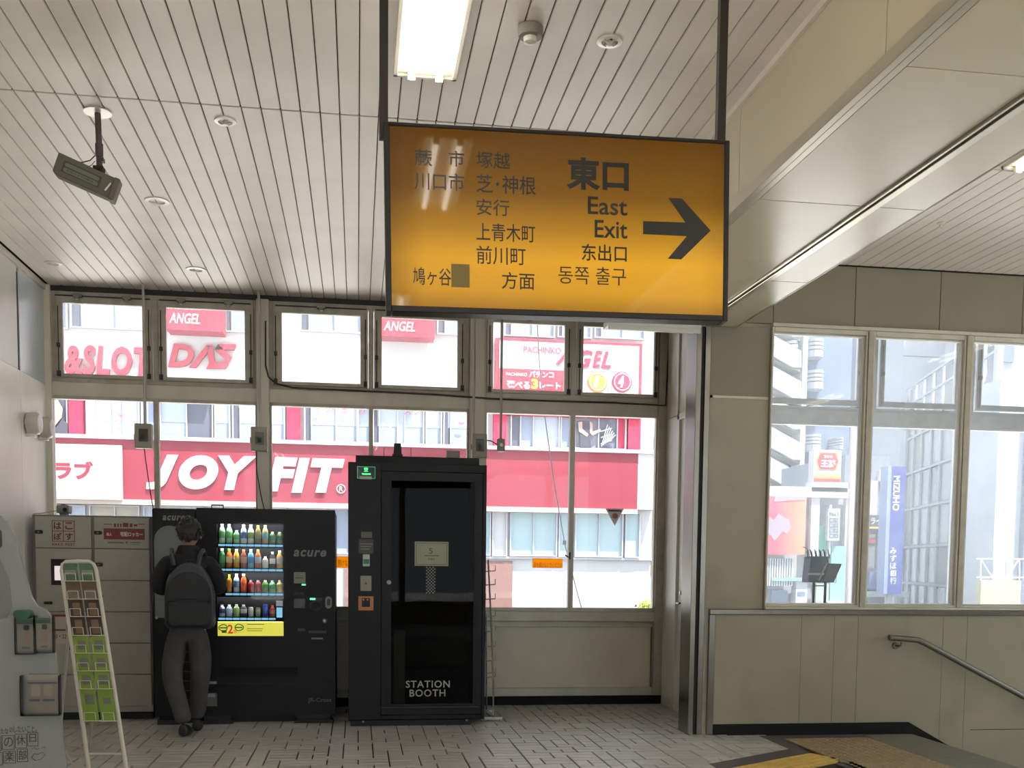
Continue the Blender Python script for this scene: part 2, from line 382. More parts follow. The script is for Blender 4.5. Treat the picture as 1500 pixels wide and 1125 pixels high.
for wi, (nm, lo, mm, sas, up) in enumerate(bays):
    w_ = sgroup(nm, ((wx(lo[0])+wx(lo[1]))/2, YW, zL0))
    MI = (M_aluD, M_aluD, M_alu)[wi]
    # lower: two sliding panes
    xa, xm0, xm1, xb = wx(lo[0]), wx(mm[0]), wx(mm[1]), wx(lo[1])
    MB().frame(xa-.03, zL0-.03, xb+.03, zL1+.03, .035, YW-.02, YW+.06).build('frame', MI, w_, .003)
    MB().box(xm0-.004, YW-.03, zL0, xm1+.004, YW+.05, zL1+.01).build('meeting_stile', MI, w_, .003)
    MB().box(xa, YW+.018, zL0, xm0, YW+.024, zL1).build('glass_pane', M_glassL, w_)
    MB().box(xm1, YW+.018, zL0, xb, YW+.024, zL1).build('glass_pane', M_glassL, w_)
    # upper: two hopper sashes
    ua, ub = wx(up[0], 500), wx(up[1], 500); um = (wx(sas[0][1], 500)+wx(sas[1][0], 500))/2
    MB().frame(ua-.05, zU0-.075, ub+.05, 3.96, .045, YW-.01, YW+.07, .05, .04).box(um-.025, YW-.01, zU0-.04, um+.025, YW+.07, 3.91).build('upper_frame', MI, w_, .003)
    for si, (s0, s1) in enumerate(sas):
        x0, x1 = wx(s0, 500), wx(s1, 500)
        z1 = 3.847; z0 = zU0
        e0 = max(ua-.005, x0-.10) if si == 0 else um+.03; e1 = um-.03 if si == 0 else min(ub+.005, x1+.10)
        sh = MB(); sh.box(e0, YW-.03, z0-.035, x0, YW+.02, z1+.06); sh.box(x1, YW-.03, z0-.035, e1, YW+.02, z1+.06)
        sh.box(x0, YW-.03, z1, x1, YW+.02, z1+.06); sh.box(x0, YW-.03, z0-.035, x1, YW+.02, z0)
        s_ = sh.build('sash', MI, w_, .003)
        MB().box(x0, YW-.008, z0, x1, YW-.002, z1).build('glass_pane', M_glassU, s_)
        st_ = MB()
        for xx in (e0+.025, e1-.025):
            st_.tube([(xx, YW-.045, z0-.02), (xx, YW-.045, z0+.62)], .005, 6); st_.box(xx-.014, YW-.055, z0+.24, xx+.014, YW-.03, z0+.28); st_.box(xx-.016, YW-.055, z0-.03, xx+.016, YW-.03, z0+.02)
        st_.build('stay_rod', M_dark, s_)
        lt = MB()
        for xx in (((x0+x1)/2-.22, (x0+x1)/2+.22) if wi == 0 else ((x0+x1)/2,)): lt.box(xx-.04, YW-.075, z1+.045, xx+.04, YW-.03, z1+.075); lt.box(xx-.02, YW-.09, z1+.02, xx+.02, YW-.06, z1+.05)
        lt.build('catch', M_steel, s_, .003)
        gp = MB().box(x0-.06, YW-.035, z1+.058, x1+.06, YW-.029, z1+.07); gp.build('gasket', M_dark, s_)
lk = MB().box(wx(836)-.005, YW-.05, W(836, 812, 1, YW).z-.05, wx(836)+.012, YW-.03, W(836, 812, 1, YW).z+.02)
lk.tube([(wx(834), YW-.05, W(836, 812, 1, YW).z-.03), (wx(829), YW-.09, W(836, 812, 1, YW).z-.01)], .008, 6)
one('window_latch', lk, M_dark, 'small dark crescent latch on the meeting stile of the right-hand window', 'latch')

# ---------------------------------------------------------------- side wall with the white door (X = XS, facing left)
ws = sgroup('wall_side', (XS, 9.6, 0))
MB().box(XS, YR+.3, -.1, XS+.12, YW, ZC).build('backing', M_cream, ws)
MB().box(XS-.012, 10.08, .09, XS, YW-.07, 2.93).build('panel', M_white, ws, .002)
MB().box(XS-.012, 10.08, 2.94, XS, YW-.07, 3.98).build('panel', M_cream, ws, .002)
MB().box(XS-.012, YR+.3, 2.94, XS, 10.04, 3.98).build('panel', M_cream, ws, .002)
MB().box(XS-.03, 10.035, 0, XS, 10.08, 3.98).build('post', M_white, ws, .003)
dr = sgroup('door_1', (XS, 9.4, 0))
MB().box(XS-.03, 8.95, 0, XS, 10.02, .03).box(XS-.035, 9.96, 0, XS, 10.02, 2.93).box(XS-.035, 8.82, 2.87, XS, 10.02, 2.93).build('door_frame', M_white, dr, .003)
MB().box(XS-.012, 8.95, .03, XS+.01, 9.95, 2.87).build('door_leaf', M_white, dr, .002)
MB().box(XS-.016, 9.70, 1.22, XS-.012, 9.80, 1.42).build('notice_plate', M_steel, dr)
hd = MB().tube([(XS-.01, 9.83, 1.08), (XS-.06, 9.83, 1.08), (XS-.065, 9.72, 1.08)], .012, 8); hd.lathe([(.0, 0), (.024, 0), (.024, -.012), (0, -.012)], (XS-.012, 9.83, 1.08), 'x'); hd.lathe([(0, 0), (.022, 0), (.022, -.02), (0, -.02)], (XS-.012, 9.83, 1.18), 'x')
hd.build('door_handle', M_steel, dr)

# ---------------------------------------------------------------- steel column with shutter rail, header trim
cl = thing('steel_column', 'tall brushed steel column with a dark shutter groove at the stair corner', 'column', (2.88, YR+.1, 0))
MB().box(2.80, YR, 0, 2.845, 8.78, 3.444).box(2.845, YR+.05, 0, XS-.0, 8.78, 3.444).build('column_casing', M_steel, cl, .003)
MB().box(2.845, YR+.03, 0, 2.878, YR+.05, 3.444).build('shutter_groove', M_dark, cl)
MB().box(2.878, YR+.004, 0, 2.925, YR+.05, 3.444).build('guide_rail', M_steel, cl, .003)
hb = MB().box(2.02, YR-.09, 3.395, 2.80, YR+.10, 3.444); hb.box(2.02, YR-.09, 3.36, 2.80, YR-.075, 3.395)
struct(hb.build('trim_1', M_white, None, .003))

# ---------------------------------------------------------------- beam over the stair edge
bmr = sgroup('trim_2', (2.6, 4, ZC)); bmr['label'] = ''
del bmr['label']
MB().box(2.10, YB, 3.452, 3.14, YR, ZC+.03).build('beam_core', M_gap, bmr)
ysp = [YR, 7.107, 5.575, 4.03, 2.48, .93, -.62, -2.17]
yfc = [YR, 7.2, 5.69, 4.06, 2.5, .93, -.62, -2.17]
for a, b in zip(ysp[1:], ysp[:-1]):
    MB().box(2.165, a+.004, 3.444, 2.765, b-.004, 3.456).build('soffit_panel', M_beam, bmr, .0015)
    MB().box(2.865, a+.004, 3.444, 3.145, b-.004, 3.456).build('soffit_panel', M_beam, bmr, .0015)
for a, b in zip(yfc[1:], yfc[:-1]): MB().box(2.09, a+.004, 3.50, 2.102, b-.004, ZC-.03).build('face_panel', M_beam, bmr, .0015)
MB().box(2.07, YB, ZC-.03, 2.10, YR, ZC+.02).build('cornice_strip', M_slat, bmr)
MB().box(2.082, YB, 3.436, 2.118, YR, 3.498).box(2.122, YB, 3.440, 2.160, YR, 3.456).build('edge_trim', M_steelX, bmr, .002)
ch = MB().box(2.768, YB, 3.430, 2.784, YR, 3.456).box(2.806, YB, 3.430, 2.826, YR, 3.456).box(2.828, YB, 3.438, 2.862, YR, 3.456)
ch.build('shutter_channel', M_steelX, bmr, .002)
MB().box(2.784, YB, 3.448, 2.806, YR, 3.458).build('channel_slot', M_dark, bmr)
MB().box(3.135, YB, 3.444, 3.15, YR, ZC).build('far_face', M_beam, bmr)

# ---------------------------------------------------------------- stair wall (Y = YR) with its ledge and inner windows
wr = sgroup('wall_right', (4.5, YR, 0))
zled = W(1200, 893, 1, YR).z
zwt = W(1132, 478, 1, YR).z; zwb = W(1118, 887, 1, YR).z
xw0 = W(1120, 890, 1, YR).x
MB().box(2.925, YR+.05, zled, xw0, YR+.2, ZC).box(xw0, YR+.05, zwt, XE, YR+.2, ZC).box(2.925, YR+.05, -3, XE, YR+.2, zled).build('backing', M_wallR, wr)
up = [(3.15, 3.47), (3.475, 4.20), (4.205, 4.98), (4.985, 5.76), (5.765, 6.54), (6.545, 7.32), (7.325, 8.1)]
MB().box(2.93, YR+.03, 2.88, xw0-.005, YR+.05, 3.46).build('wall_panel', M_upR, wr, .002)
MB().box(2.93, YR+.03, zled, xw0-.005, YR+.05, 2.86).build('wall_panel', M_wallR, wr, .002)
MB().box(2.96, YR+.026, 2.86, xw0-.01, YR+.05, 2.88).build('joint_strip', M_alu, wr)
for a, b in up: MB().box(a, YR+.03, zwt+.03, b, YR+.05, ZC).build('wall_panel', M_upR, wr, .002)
xj = [3.02, 3.80, 4.10, 4.32, 5.12, 5.35, 6.15, 6.95, 7.9, 9.0]
for a, b in zip(xj[:-1], xj[1:]):
    top = zled-.045
    sl = lambda x: .09 if x < 4.82 else .09-(x-4.82)*.55
    if a < 4.82 < b: poly = [(a, .09), (4.82, .09), (b-.003, sl(b)), (b-.003, top), (a, top)]
    else: poly = [(a, sl(a)), (b-.003, sl(b-.003)), (b-.003, top), (a, top)]
    MB().prism(poly, YR+.0, YR+.05).build('wall_panel', M_wallR, wr)
MB().prism([(3.02, -.01), (4.62, -.01), (9.0, -2.5), (9.0, sl(9.0)), (4.82, .09), (3.02, .09)], YR-.012, YR+.02).build('skirting', M_black, wr)
MB().box(2.965, YR-.02, zled-.045, XE, YR+.16, zled).box(2.965, YR-.012, .0, 3.02, YR+.05, zled-.045).build('ledge_trim', M_steel, wr, .004)
MB().box(2.925, YR+.02, 0, 2.965, YR+.05, zled).build('dark_strip', M_aluD, wr)
mA = W(1269, 700, 1, YR).x; mP = W(1412, 700, 1, YR).x-mA
a_, b_ = W(1421, 1069, 1, YR), W(1500, 1068, 1, YR); MB().box(a_.x, YR-.002, a_.z-.003, b_.x+.4, YR+.01, a_.z+.003).build('wall_joint', M_dark, wr)
mulx = [xw0]+[mA+mP*i for i in range(5)]+[8.24]
MB().box(xw0, YR-.01, zled, XE, YR+.1, zwb-.01).build('sill', M_alu, wr, .004)
for k, (a, b) in enumerate(zip(mulx[:-1], mulx[1:])):
    w_ = sgroup('window_%d' % (k+4), ((a+b)/2, YR, zwb))
    la = a+.0 if k == 0 else a+.026; rb = b-.026
    MB().frame(la, zwb-.01, rb, zwt, .018, YR+.0, YR+.09, .04, .02).build('frame', M_alu, w_, .004)
    MB().frame(la+.018, zwb+.01, rb-.018, zwt-.04, .012, YR+.03, YR+.08).build('inner_frame', M_white, w_, .003)
    MB().box(la+.028, YR+.05, zwb+.02, rb-.028, YR+.056, zwt-.05).build('glass_pane', M_glassR, w_)
    MB().box(b-.026, YR-.012, zwb-.01, b+.026, YR+.1, zwt).build('mullion', M_aluD, w_, .004)
MB().box(xw0, YR-.015, zwt, XE, YR+.1, zwt+.03).build('head_trim', M_alu, wr, .004)
MB().box(8.24, YR+.0, zwb, XE, YR+.2, zwt).build('end_wall', M_upR, wr)

# outer window wall beyond the stair wall, same line as the main one
wo = sgroup('wall_outer', (6, YW, 0))
M_aluO = mat('outer_frame_grey', s2l((238, 240, 240)), .45, metal=.1, noise=.08)
MB().box(XS+.12, YW-.02, -3, XE, YW+.15, zL0-.03).build('backing', M_conc, wo)
MB().box(XS+.12, YW-.05, zL0-.06, XE, YW+.1, zL0).box(XS+.12, YW-.02, zL1, XE, YW+.10, zU0-.09).box(XS+.12, YW-.02, 3.92, XE, YW+.1, ZC+.05).build('rail', M_aluO, wo, .004)
ox = [wx(1128, 700), wx(1269, 700), wx(1411, 700), wx(1545, 700)]; pt = ox[2]-ox[1]
edges = [XS+.12] + [ox[1]+pt*i for i in range(-0, 7)]
for k, (a, b) in enumerate(zip(edges[:-1], edges[1:])):
    if a > XE: break
    b = min(b, XE)
    w_ = sgroup('window_%d' % (k+10), ((a+b)/2, YW, zL0))
    MB().box(b-.035, YW-.03, zL0, b+.035, YW+.08, 3.95).build('mullion', M_aluO, w_, .004)
    MB().frame(a+.035, zL0, b-.035, zL1, .02, YW, YW+.06).box(b-.11, YW-.01, zL0+.02, b-.085, YW+.05, zL1-.02).build('frame', M_aluO, w_, .003)
    MB().box(a+.045, YW+.02, zL0+.02, b-.045, YW+.026, zL1-.02).build('glass_pane', M_glassR, w_)
    s_ = MB().frame(a+.05, zU0-.09, b-.05, 3.95, .035, YW, YW+.06).frame(a+.10, zU0-.04, b-.10, 3.92, .055, YW-.03, YW+.02).build('sash', M_aluO, w_, .003)
    MB().box(a+.15, YW-.006, zU0, b-.15, YW, 3.87).build('glass_pane', M_glassR, s_)
    sr = MB().tube([(a+.12, YW-.05, zU0-.02), (a+.12, YW-.05, zU0+.6)], .006, 6).tube([(b-.12, YW-.05, zU0-.02), (b-.12, YW-.05, zU0+.6)], .006, 6).box(b-.14, YW-.06, zU0+.28, b-.10, YW-.03, zU0+.32).box(a+.10, YW-.06, zU0+.28, a+.14, YW-.03, zU0+.32)
    sr.build('stay_rod', M_aluD, s_)
# passage floor behind the stair wall, end walls, back of the concourse
struct(MB().box(XS+.12, YR+.2, .3, XE, YW-.02, .42).build('trim_3', M_white))  # passage floor, made white to bounce light onto the outer frames
M_glassC = glass_mat('clear_window_glass', .01)
we = MB().box(XE, YB, -3, XE+.2, YW+.3, .8).box(XE, YB, 3.8, XE+.2, YW+.3, ZC+.1).box(XE, YR, .8, XE+.2, YW+.3, 3.8)
for k in range(8): we.box(XE, YR-.15-k*2.2, .8, XE+.2, YR-k*2.2, 3.8)
struct(we.build('wall_far', M_cream))
we = sgroup('window_20', (XE+.1, -1, 1))  # daylight openings added in the unseen wall to light ceiling and left wall
for k in range(7): MB().box(XE+.08, YR-2.2-k*2.2, .8, XE+.09, YR-.15-k*2.2, 3.8).build('glass_pane', M_glassC, we)
wb = MB().box(XL-.2, YB-.2, -.3, XE+.2, YB, .5).box(XL-.2, YB-.2, 3.85, XE+.2, YB, ZC+.1)
for k in range(7): wb.box(XL-.2+k*2.05, YB-.2, .5, XL-.05+k*2.05, YB, 3.85)
struct(wb.build('wall_back', M_cream))
we = sgroup('window_22', (3, YB-.1, 1))  # unseen back openings, made large for daylight from behind the camera
for k in range(6): MB().box(XL-.05+k*2.05, YB-.11, .5, XL-.2+(k+1)*2.05, YB-.10, 3.85).build('glass_pane', M_glassC, we)

struct(MB().box(XL-1, YB-1, ZC+.55, XE+1, YW+.9, ZC+.75).build('roof', M_conc))

# ================================================================ INTERIOR THINGS
# ---------------------------------------------------------------- ceiling lights
M_fixw = mat('fixture_white', s2l((232, 226, 208)), .35)
M_tube = mat('lit_tube', (1, .97, .90), .5, emis=TUBE_E, emcol=(1, .95, .86))
def fixture(x, y, label, group=None):
    t = thing('ceiling_light', label, 'light', (x, y, ZC), group)
    w, L, zt = .165, 1.26, ZC
    mb = MB(); mb.frame_ = None
    for a in (-w, w-.022): mb.box(x+a, y, zt-.012, x+a+.022, y+L, zt+.02)
    mb.box(x-w, y, zt-.012, x+w, y+.022, zt+.02).box(x-w, y+L-.022, zt-.012, x+w, y+L, zt+.02)
    mb.build('frame', M_fixw, t, .002)
    MB().add([(x-w+.02, y+.02, zt+.0), (x+w-.02, y+.02, zt+.0), (x+w-.02, y+L-.02, zt+.0), (x-w+.02, y+L-.02, zt+.0), (x-.03, y+.02, zt-.004), (x+.03, y+.02, zt-.004), (x+.03, y+L-.02, zt-.004), (x-.03, y+L-.02, zt-.004)],
             [(4, 5, 6, 7), (0, 4, 7, 3), (5, 1, 2, 6)]).build('reflector', M_fixw, t)
    for dx in (-.072, .072):
        MB().tube([(x+dx, y+.05, zt-.028), (x+dx, y+L-.05, zt-.028)], .016, 10).build('lamp_tube', M_tube, t)
        MB().box(x+dx-.02, y+.022, zt-.042, x+dx+.02, y+.05, zt).build('lamp_holder', M_fixw, t); MB().box(x+dx-.02, y+L-.05, zt-.042, x+dx+.02, y+L-.022, zt).build('lamp_holder', M_fixw, t)
    return t
f0 = fixture(.35, 4.43, 'twin-tube fluorescent ceiling light above the yellow sign')
def cpf(x, y, label, group=None):
    c = copy_tree(f0, None, (x, y, ZC)); c.location = (x, y, ZC); c['label'] = label
    if group: c['group'] = group
    return c
f1 = fixture(4.22, 5.04, 'fluorescent ceiling light beyond the beam at the right edge')
cpf(.54, .73, 'fluorescent ceiling light behind the camera, mirrored in the yellow sign')
for k in range(1):
    cpf(.35, .73-3.7*(k+1), 'fluorescent ceiling light of the row running back along the concourse', 'concourse ceiling lights')
for k in range(3):
    cpf(-1.85, 2.2-3.7*k, 'fluorescent ceiling light of an added row, unseen at left behind the camera', 'added left row ceiling lights')  # extra row out of view, added to light the floor and fronts
for k in range(3):
    cpf(7.0, 5.0-3.7*k, 'fluorescent ceiling light of an added unseen row over the stairs', 'added stair ceiling lights')  # extra out-of-frame row, added for more lamp light

# ---------------------------------------------------------------- small ceiling fittings
M_chrome = mat('bright_rim', s2l((225, 220, 208)), .3, metal=.2)
def downlight(px, py, name, label, cat, r=.075, kind=0):
    p = W(px, py, 2, ZC); t = thing(name, label, cat, (p.x, p.y, ZC), )
    MB().lathe([(r*.62, .012), (r*.66, -.006), (r, -.004), (r*1.02, .0), (r*.98, .012)], p, 'z', 24).build('rim', M_chrome, t)
    if kind == 0: MB().lathe([(r*.64, .008), (r*.3, .011), (0.001, .011)], p, 'z', 20).build('lens', mat('dark_recess', s2l((120, 112, 100)), .4), t)
    else:
        MB().lathe([(r*.64, .006), (r*.64, .01), (.001, .01)], p, 'z', 20).build('recess', M_gap, t)
        m = MB()
        for k in range(4): a = k*PI/2+.5; m.tube([(p.x+math.cos(a)*r*.6, p.y+math.sin(a)*r*.6, ZC), (p.x+math.cos(a)*.012, p.y+math.sin(a)*.012, ZC-.012)], .004, 5)
        m.lathe([(.001, -.022), (.016, -.02), (.012, .004), (.001, .006)], p, 'z', 10); m.build('sprinkler_head', M_chrome, t)
downlight(893, 61, 'ceiling_sprinkler', 'round chrome sprinkler in the ceiling right of the smoke detector', 'sprinkler', .062, 1)
downlight(330, 178, 'ceiling_sprinkler', 'round chrome sprinkler in the ceiling right of the camera pole', 'sprinkler', .062, 1)
downlight(230, 295, 'downlight', 'recessed round downlight nearest the security camera', 'downlight', .085)
downlight(287, 395, 'downlight', 'recessed round downlight close to the window wall', 'downlight', .085)
downlight(78, 386, 'downlight', 'faint recessed round fitting in the ceiling corner by the left wall', 'downlight', .07)
p = W(777, 40, 2, ZC); t = thing('smoke_detector', 'grey round smoke detector on the ceiling beside the fluorescent light', 'detector', (p.x, p.y, ZC))
MB().lathe([(.062, 0), (.062, -.03), (.055, -.045), (.02, -.05)], p, 'z', 20).build('body', mat('detector_grey', s2l((130, 122, 112)), .5), t)
MB().lathe([(.034, -.045), (.032, -.07), (.016, -.078), (.001, -.079)], p, 'z', 16).build('sensor', M_chrome, t)
p = W(1378, 327, 2, ZC); t = thing('ceiling_hook', 'tiny sprinkler head in the ceiling beyond the beam', 'sprinkler', (p.x, p.y, ZC))
MB().lathe([(.03, 0), (.03, -.006), (.01, -.01), (.01, -.03), (.02, -.034), (.001, -.036)], p, 'z', 12).build('head', M_chrome, t)

# ---------------------------------------------------------------- security camera on its pole
M_camb = mat('camera_housing', s2l((88, 80, 66)), .5, noise=.05)
M_pole = mat('pole_brown', s2l((70, 62, 56)), .45)
cp = W(143, 164, 2, ZC); yc = cp.y
t = thing('security_camera', 'boxy grey-brown security camera hanging from a ceiling pole', 'camera', (cp.x, yc, ZC))
MB().lathe([(.001, .0), (.075, 0), (.078, -.006), (.02, -.008)], (cp.x, yc, ZC), 'z', 24).build('mounting_plate', M_chrome, t)
zb = W(143, 245, 1, yc).z
MB().tube([(cp.x, yc, ZC-.005), (cp.x+.004, yc, ZC-.16), (cp.x+.005, yc, zb-.01)], .017, 10).tube([(cp.x+.005, yc, zb+.13), (cp.x+.005, yc, zb+.06)], .022, 10).box(cp.x-.004, yc-.02, zb+.03, cp.x+.032, yc+.02, zb+.05).build('pole', M_pole, t)
cx_, cz_ = W(128, 263, 1, yc).x, W(128, 263, 1, yc).z
hp = bpy.data.objects.new('camera_body', None)
hm = MB(); L2, hh, dd = .166, .060, .055
hm.prism([(-L2, -hh*.8), (-L2+.02, -hh), (L2-.01, -hh), (L2+.008, -hh*.5), (L2+.008, hh*.9), (L2-.02, hh), (-L2, hh), (-L2, -hh*.8)][:7], -dd, dd)
hm.box(L2-.02, -dd-.006, -hh-.004, L2+.012, dd+.006, hh+.004)
hb_ = hm.data('camera_body', M_camb); ho = bpy.data.objects.new('camera_body', hb_); COL.objects.link(ho); ho.parent = t
ho.location = Vector((cx_, yc-.02, cz_)) - t.location; ho.rotation_euler = (math.radians(6), math.radians(20), math.radians(8))
bv = ho.modifiers.new('b', 'BEVEL'); bv.width = .006; bv.segments = 2
def sub(mb, name, m, par):
    o = bpy.data.objects.new(name, mb.data(name, m)); COL.objects.link(o); o.parent = par; return o
sub(MB().box(-.125, -dd-.003, -.032, .085, -dd, .032), 'label_plate', mat('label_green_dark', s2l((50, 52, 40)), .4), ho)
sub(MB().rrect(-.115, .004, .075, .024, .009, -dd-.005, -dd-.003).rrect(-.115, -.026, .075, -.004, .009, -dd-.005, -dd-.003), 'label_stripe', mat('label_green', s2l((96, 100, 78)), .4), ho)
sub(MB().prism([(.118, -.03), (.128, -.03), (.142, .018), (.136, .024)], -dd-.012, -dd-.006), 'lens_window', mat('lens_glass', s2l((200, 215, 220)), .1), ho)
tx = text('label_text', '防犯カメラ作動中', (-.095, -.021, .05, -.009), -dd-.0055, mat('label_ink', s2l((46, 48, 38)), .5), None, .02, ex=.0006)
tx.location = tx.location; tx.parent = ho
MB().box(cp.x-.025, yc-.03, zb-.02, cp.x+.03, yc+.03, zb+.0).build('bracket', M_blkm, t)
MB().tube([W(139, 228, 1, yc-.02), W(132, 235, 1, yc-.03), W(120, 238, 1, yc-.03), W(108, 238, 1, yc-.03)], .003, 6).tube([W(139, 236, 1, yc-.02), W(134, 242, 1, yc-.03), W(126, 245, 1, yc-.03)], .002, 6).build('cable', M_blkm, t)

# ---------------------------------------------------------------- yellow hanging sign
YS = 4.2
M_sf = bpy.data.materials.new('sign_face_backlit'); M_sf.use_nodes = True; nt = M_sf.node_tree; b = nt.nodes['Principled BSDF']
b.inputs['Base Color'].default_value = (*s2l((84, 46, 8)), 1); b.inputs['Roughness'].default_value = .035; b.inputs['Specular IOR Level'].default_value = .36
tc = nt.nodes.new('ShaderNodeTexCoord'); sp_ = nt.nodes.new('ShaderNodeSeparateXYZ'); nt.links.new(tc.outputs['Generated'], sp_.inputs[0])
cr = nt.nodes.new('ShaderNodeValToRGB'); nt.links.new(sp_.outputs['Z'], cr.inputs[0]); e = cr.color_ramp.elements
# no lamp inside: emission ramps paint the backlight, bright low and fading upward
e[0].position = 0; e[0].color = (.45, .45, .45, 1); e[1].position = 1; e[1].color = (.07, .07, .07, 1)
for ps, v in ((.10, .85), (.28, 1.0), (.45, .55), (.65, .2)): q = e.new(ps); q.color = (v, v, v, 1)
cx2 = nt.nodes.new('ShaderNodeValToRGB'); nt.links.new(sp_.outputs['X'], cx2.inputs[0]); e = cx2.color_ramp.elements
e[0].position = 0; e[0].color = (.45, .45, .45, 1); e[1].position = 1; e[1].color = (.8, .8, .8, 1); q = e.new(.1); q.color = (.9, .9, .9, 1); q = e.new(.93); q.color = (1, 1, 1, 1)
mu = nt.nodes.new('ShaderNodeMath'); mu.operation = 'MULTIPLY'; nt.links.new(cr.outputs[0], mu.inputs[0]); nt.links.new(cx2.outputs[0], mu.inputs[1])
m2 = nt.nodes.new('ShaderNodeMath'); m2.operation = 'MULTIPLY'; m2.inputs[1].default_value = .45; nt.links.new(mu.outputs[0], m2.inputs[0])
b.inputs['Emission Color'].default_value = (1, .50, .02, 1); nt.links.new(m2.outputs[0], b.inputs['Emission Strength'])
M_ink = mat('sign_ink', s2l((36, 34, 31)), .25)
root = Vector((.80, YS, 2.80)); tilt = math.radians(.95)
sg = thing('direction_sign', 'large yellow station exit sign hanging from two dark posts', 'sign', root)
def S(px, py, d=0.):
    v = W(px, py, 1, YS-d) - root; c, s_ = math.cos(-tilt), math.sin(-tilt)
    return Vector((v.x*c - v.z*s_, v.y, v.x*s_ + v.z*c)) + root
def SR(x0, y0, x1, y1):
    ym, xm = (y0+y1)/2, (x0+x1)/2
    return (S(x0, ym).x, S(xm, y1).z, S(x1, ym).x, S(xm, y0).z)
A = S(562, 180); B = S(1066, 467); fx0, fx1, fz1, fz0 = A.x, B.x, (S(562, 178).z+S(1068, 206).z)/2, (S(559, 456).z+S(1062, 471).z)/2
MB().frame(fx0, fz0, fx1, fz1, .022, YS-.005, YS+.08, .015, .024).box(fx0+.02, YS+.07, fz0+.02, fx1-.02, YS+.08, fz1-.01).build('sign_frame', mat('sign_frame_dark', s2l((30, 25, 22)), .4, metal=.3), sg, .003)
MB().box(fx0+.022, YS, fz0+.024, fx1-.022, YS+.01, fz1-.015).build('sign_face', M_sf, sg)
TX = [('東口', (830, 232, 921, 279), .035), ('East', (861, 289, 919, 315), .012), ('Exit', (871, 323, 919, 349), .012), ('东出口', (852, 358, 918, 383), .012), ('동쪽 출구', (818, 391, 917, 417), .0),
      ('蕨', (607, 219, 633, 243), .006), ('市', (657, 221, 680, 244), .006), ('川口市', (607, 253, 680, 279), .006), ('塚越', (698, 223, 747, 247), .006), ('芝･神根', (698, 257, 785, 284), .006), ('安行', (698, 292, 746, 316), .006),
      ('上青木町', (698, 328, 784, 354), .006), ('前川町', (698, 361, 770, 388), .006), ('鳩ヶ谷', (605, 392, 661, 418), .006), ('方面', (735, 399, 783, 424), .006)]
for s_, r_, bo in TX: text('sign_text', s_, SR(*r_), YS-.0005, M_ink, sg, bo, ex=.001)
ar = [(942, 324), (1004, 326), (979, 290), (999, 291), (1041, 338), (998, 380), (978, 379), (1006, 346), (942, 343)]
MB().prism([(S(*q).x, S(*q).z) for q in ar][::-1], YS-.0015, YS).build('arrow', M_ink, sg)
r_ = SR(661, 387, 688, 421); MB().box(r_[0], YS-.002, r_[1], r_[2], YS, r_[3]).build('cover_patch', mat('patch_brown', s2l((122, 100, 26)), .3), sg)
sg.rotation_euler = (0, -tilt, 0)
M_sp = mat('sign_post_dark', s2l((56, 48, 44)), .35, metal=.4)
for px, ztop in ((562, W(562, 172, 1, YS).z), (1057, W(1057, 195, 1, YS).z)):
    xx = W(px, 100, 1, YS+.06).x
    o = MB().box(xx-.017, YS+.04, ztop-.06, xx+.017, YS+.075, ZC).build('sign_post', M_sp)
    o.data.transform(Matrix.Translation(o.location)); o.location = (0, 0, 0)
    o.parent = sg; Minv = (Matrix.Translation(root) @ Matrix.Rotation(-tilt, 4, 'Y')).inverted(); o.data.transform(Minv); 
o = MB().box(fx0+.02, YS+.03, fz1+.004, fx1-.06, YS+.09, fz1+.012).build('top_channel', M_sp, sg)

# ---------------------------------------------------------------- conduits with switch boxes
M_cond = mat('conduit_grey', s2l((170, 166, 155)), .35, metal=.5)
M_box = mat('box_grey', s2l((148, 142, 126)), .5)
def conduit(px, py0, bx0, by0, bx1, by1, label, cable=None, Y=10.34):
    p = W(px, (by0+by1)/2-60, 1, Y); r = PR(bx0, by0, bx1, by1, Y-.02)
    t = thing('conduit', label, 'conduit', (p.x, Y, r[1]))
    MB().tube([(p.x, Y, r[3]-.01), (p.x, Y, ZC+.01)], .014, 8).tube([(p.x, Y, ZC-.03), (p.x, Y, ZC+.01)], .022, 8).build('pipe', M_cond, t)
    MB().box(r[0], Y-.06, r[1], r[2], Y+.04, r[3]).box(r[0]-.012, Y-.03, (r[1]+r[3])/2-.04, r[0], Y, (r[1]+r[3])/2+.02).build('switch_box', M_box, t, .006)
    w, h = r[2]-r[0], r[3]-r[1]
    MB().box(r[0]+w*.26, Y-.064, r[1]+h*.26, r[2]-w*.2, Y-.06, r[3]-h*.22).build('switch_window', mat('switch_dark', s2l((66, 64, 58)), .15), t)
    MB().box(r[0]+w*.4, Y-.07, r[1]+h*.35, r[0]+w*.62, Y-.064, r[1]+h*.55).build('switch', M_blkm, t)
    if cable: MB().tube([W(*c, 1, Y-.0) for c in cable], .005, 6).build('cable', M_blkm, t)
    return t
conduit(212, 405, 198, 621, 223, 657, 'leftmost vertical conduit pipe with a grey switch box above the lockers', [(211, 655), (213, 672), (220, 720), (225, 748)])
conduit(380, 410, 368, 626, 392, 661, 'vertical conduit pipe with a grey switch box above the vending machine', [(375, 661), (376, 690), (382, 725), (387, 746)])
conduit(694, 470, 691, 636, 713, 671, 'vertical conduit pipe with a grey switch box above the booth')
t = thing('conduit', 'thin conduit pipe ending in a small socket right of the booth', 'conduit', (W(735, 650, 1, 10.34).x, 10.34, 2.6))
r = PR(728, 643, 739, 662, 10.34); xm = (r[0]+r[2])/2
MB().tube([(xm, 10.34, r[3]), (xm, 10.34, ZC+.01)], .013, 8).build('pipe', M_cond, t)
MB().box(r[0], 10.30, r[1], r[2], 10.36, r[3]).build('socket_box', M_box, t, .004)
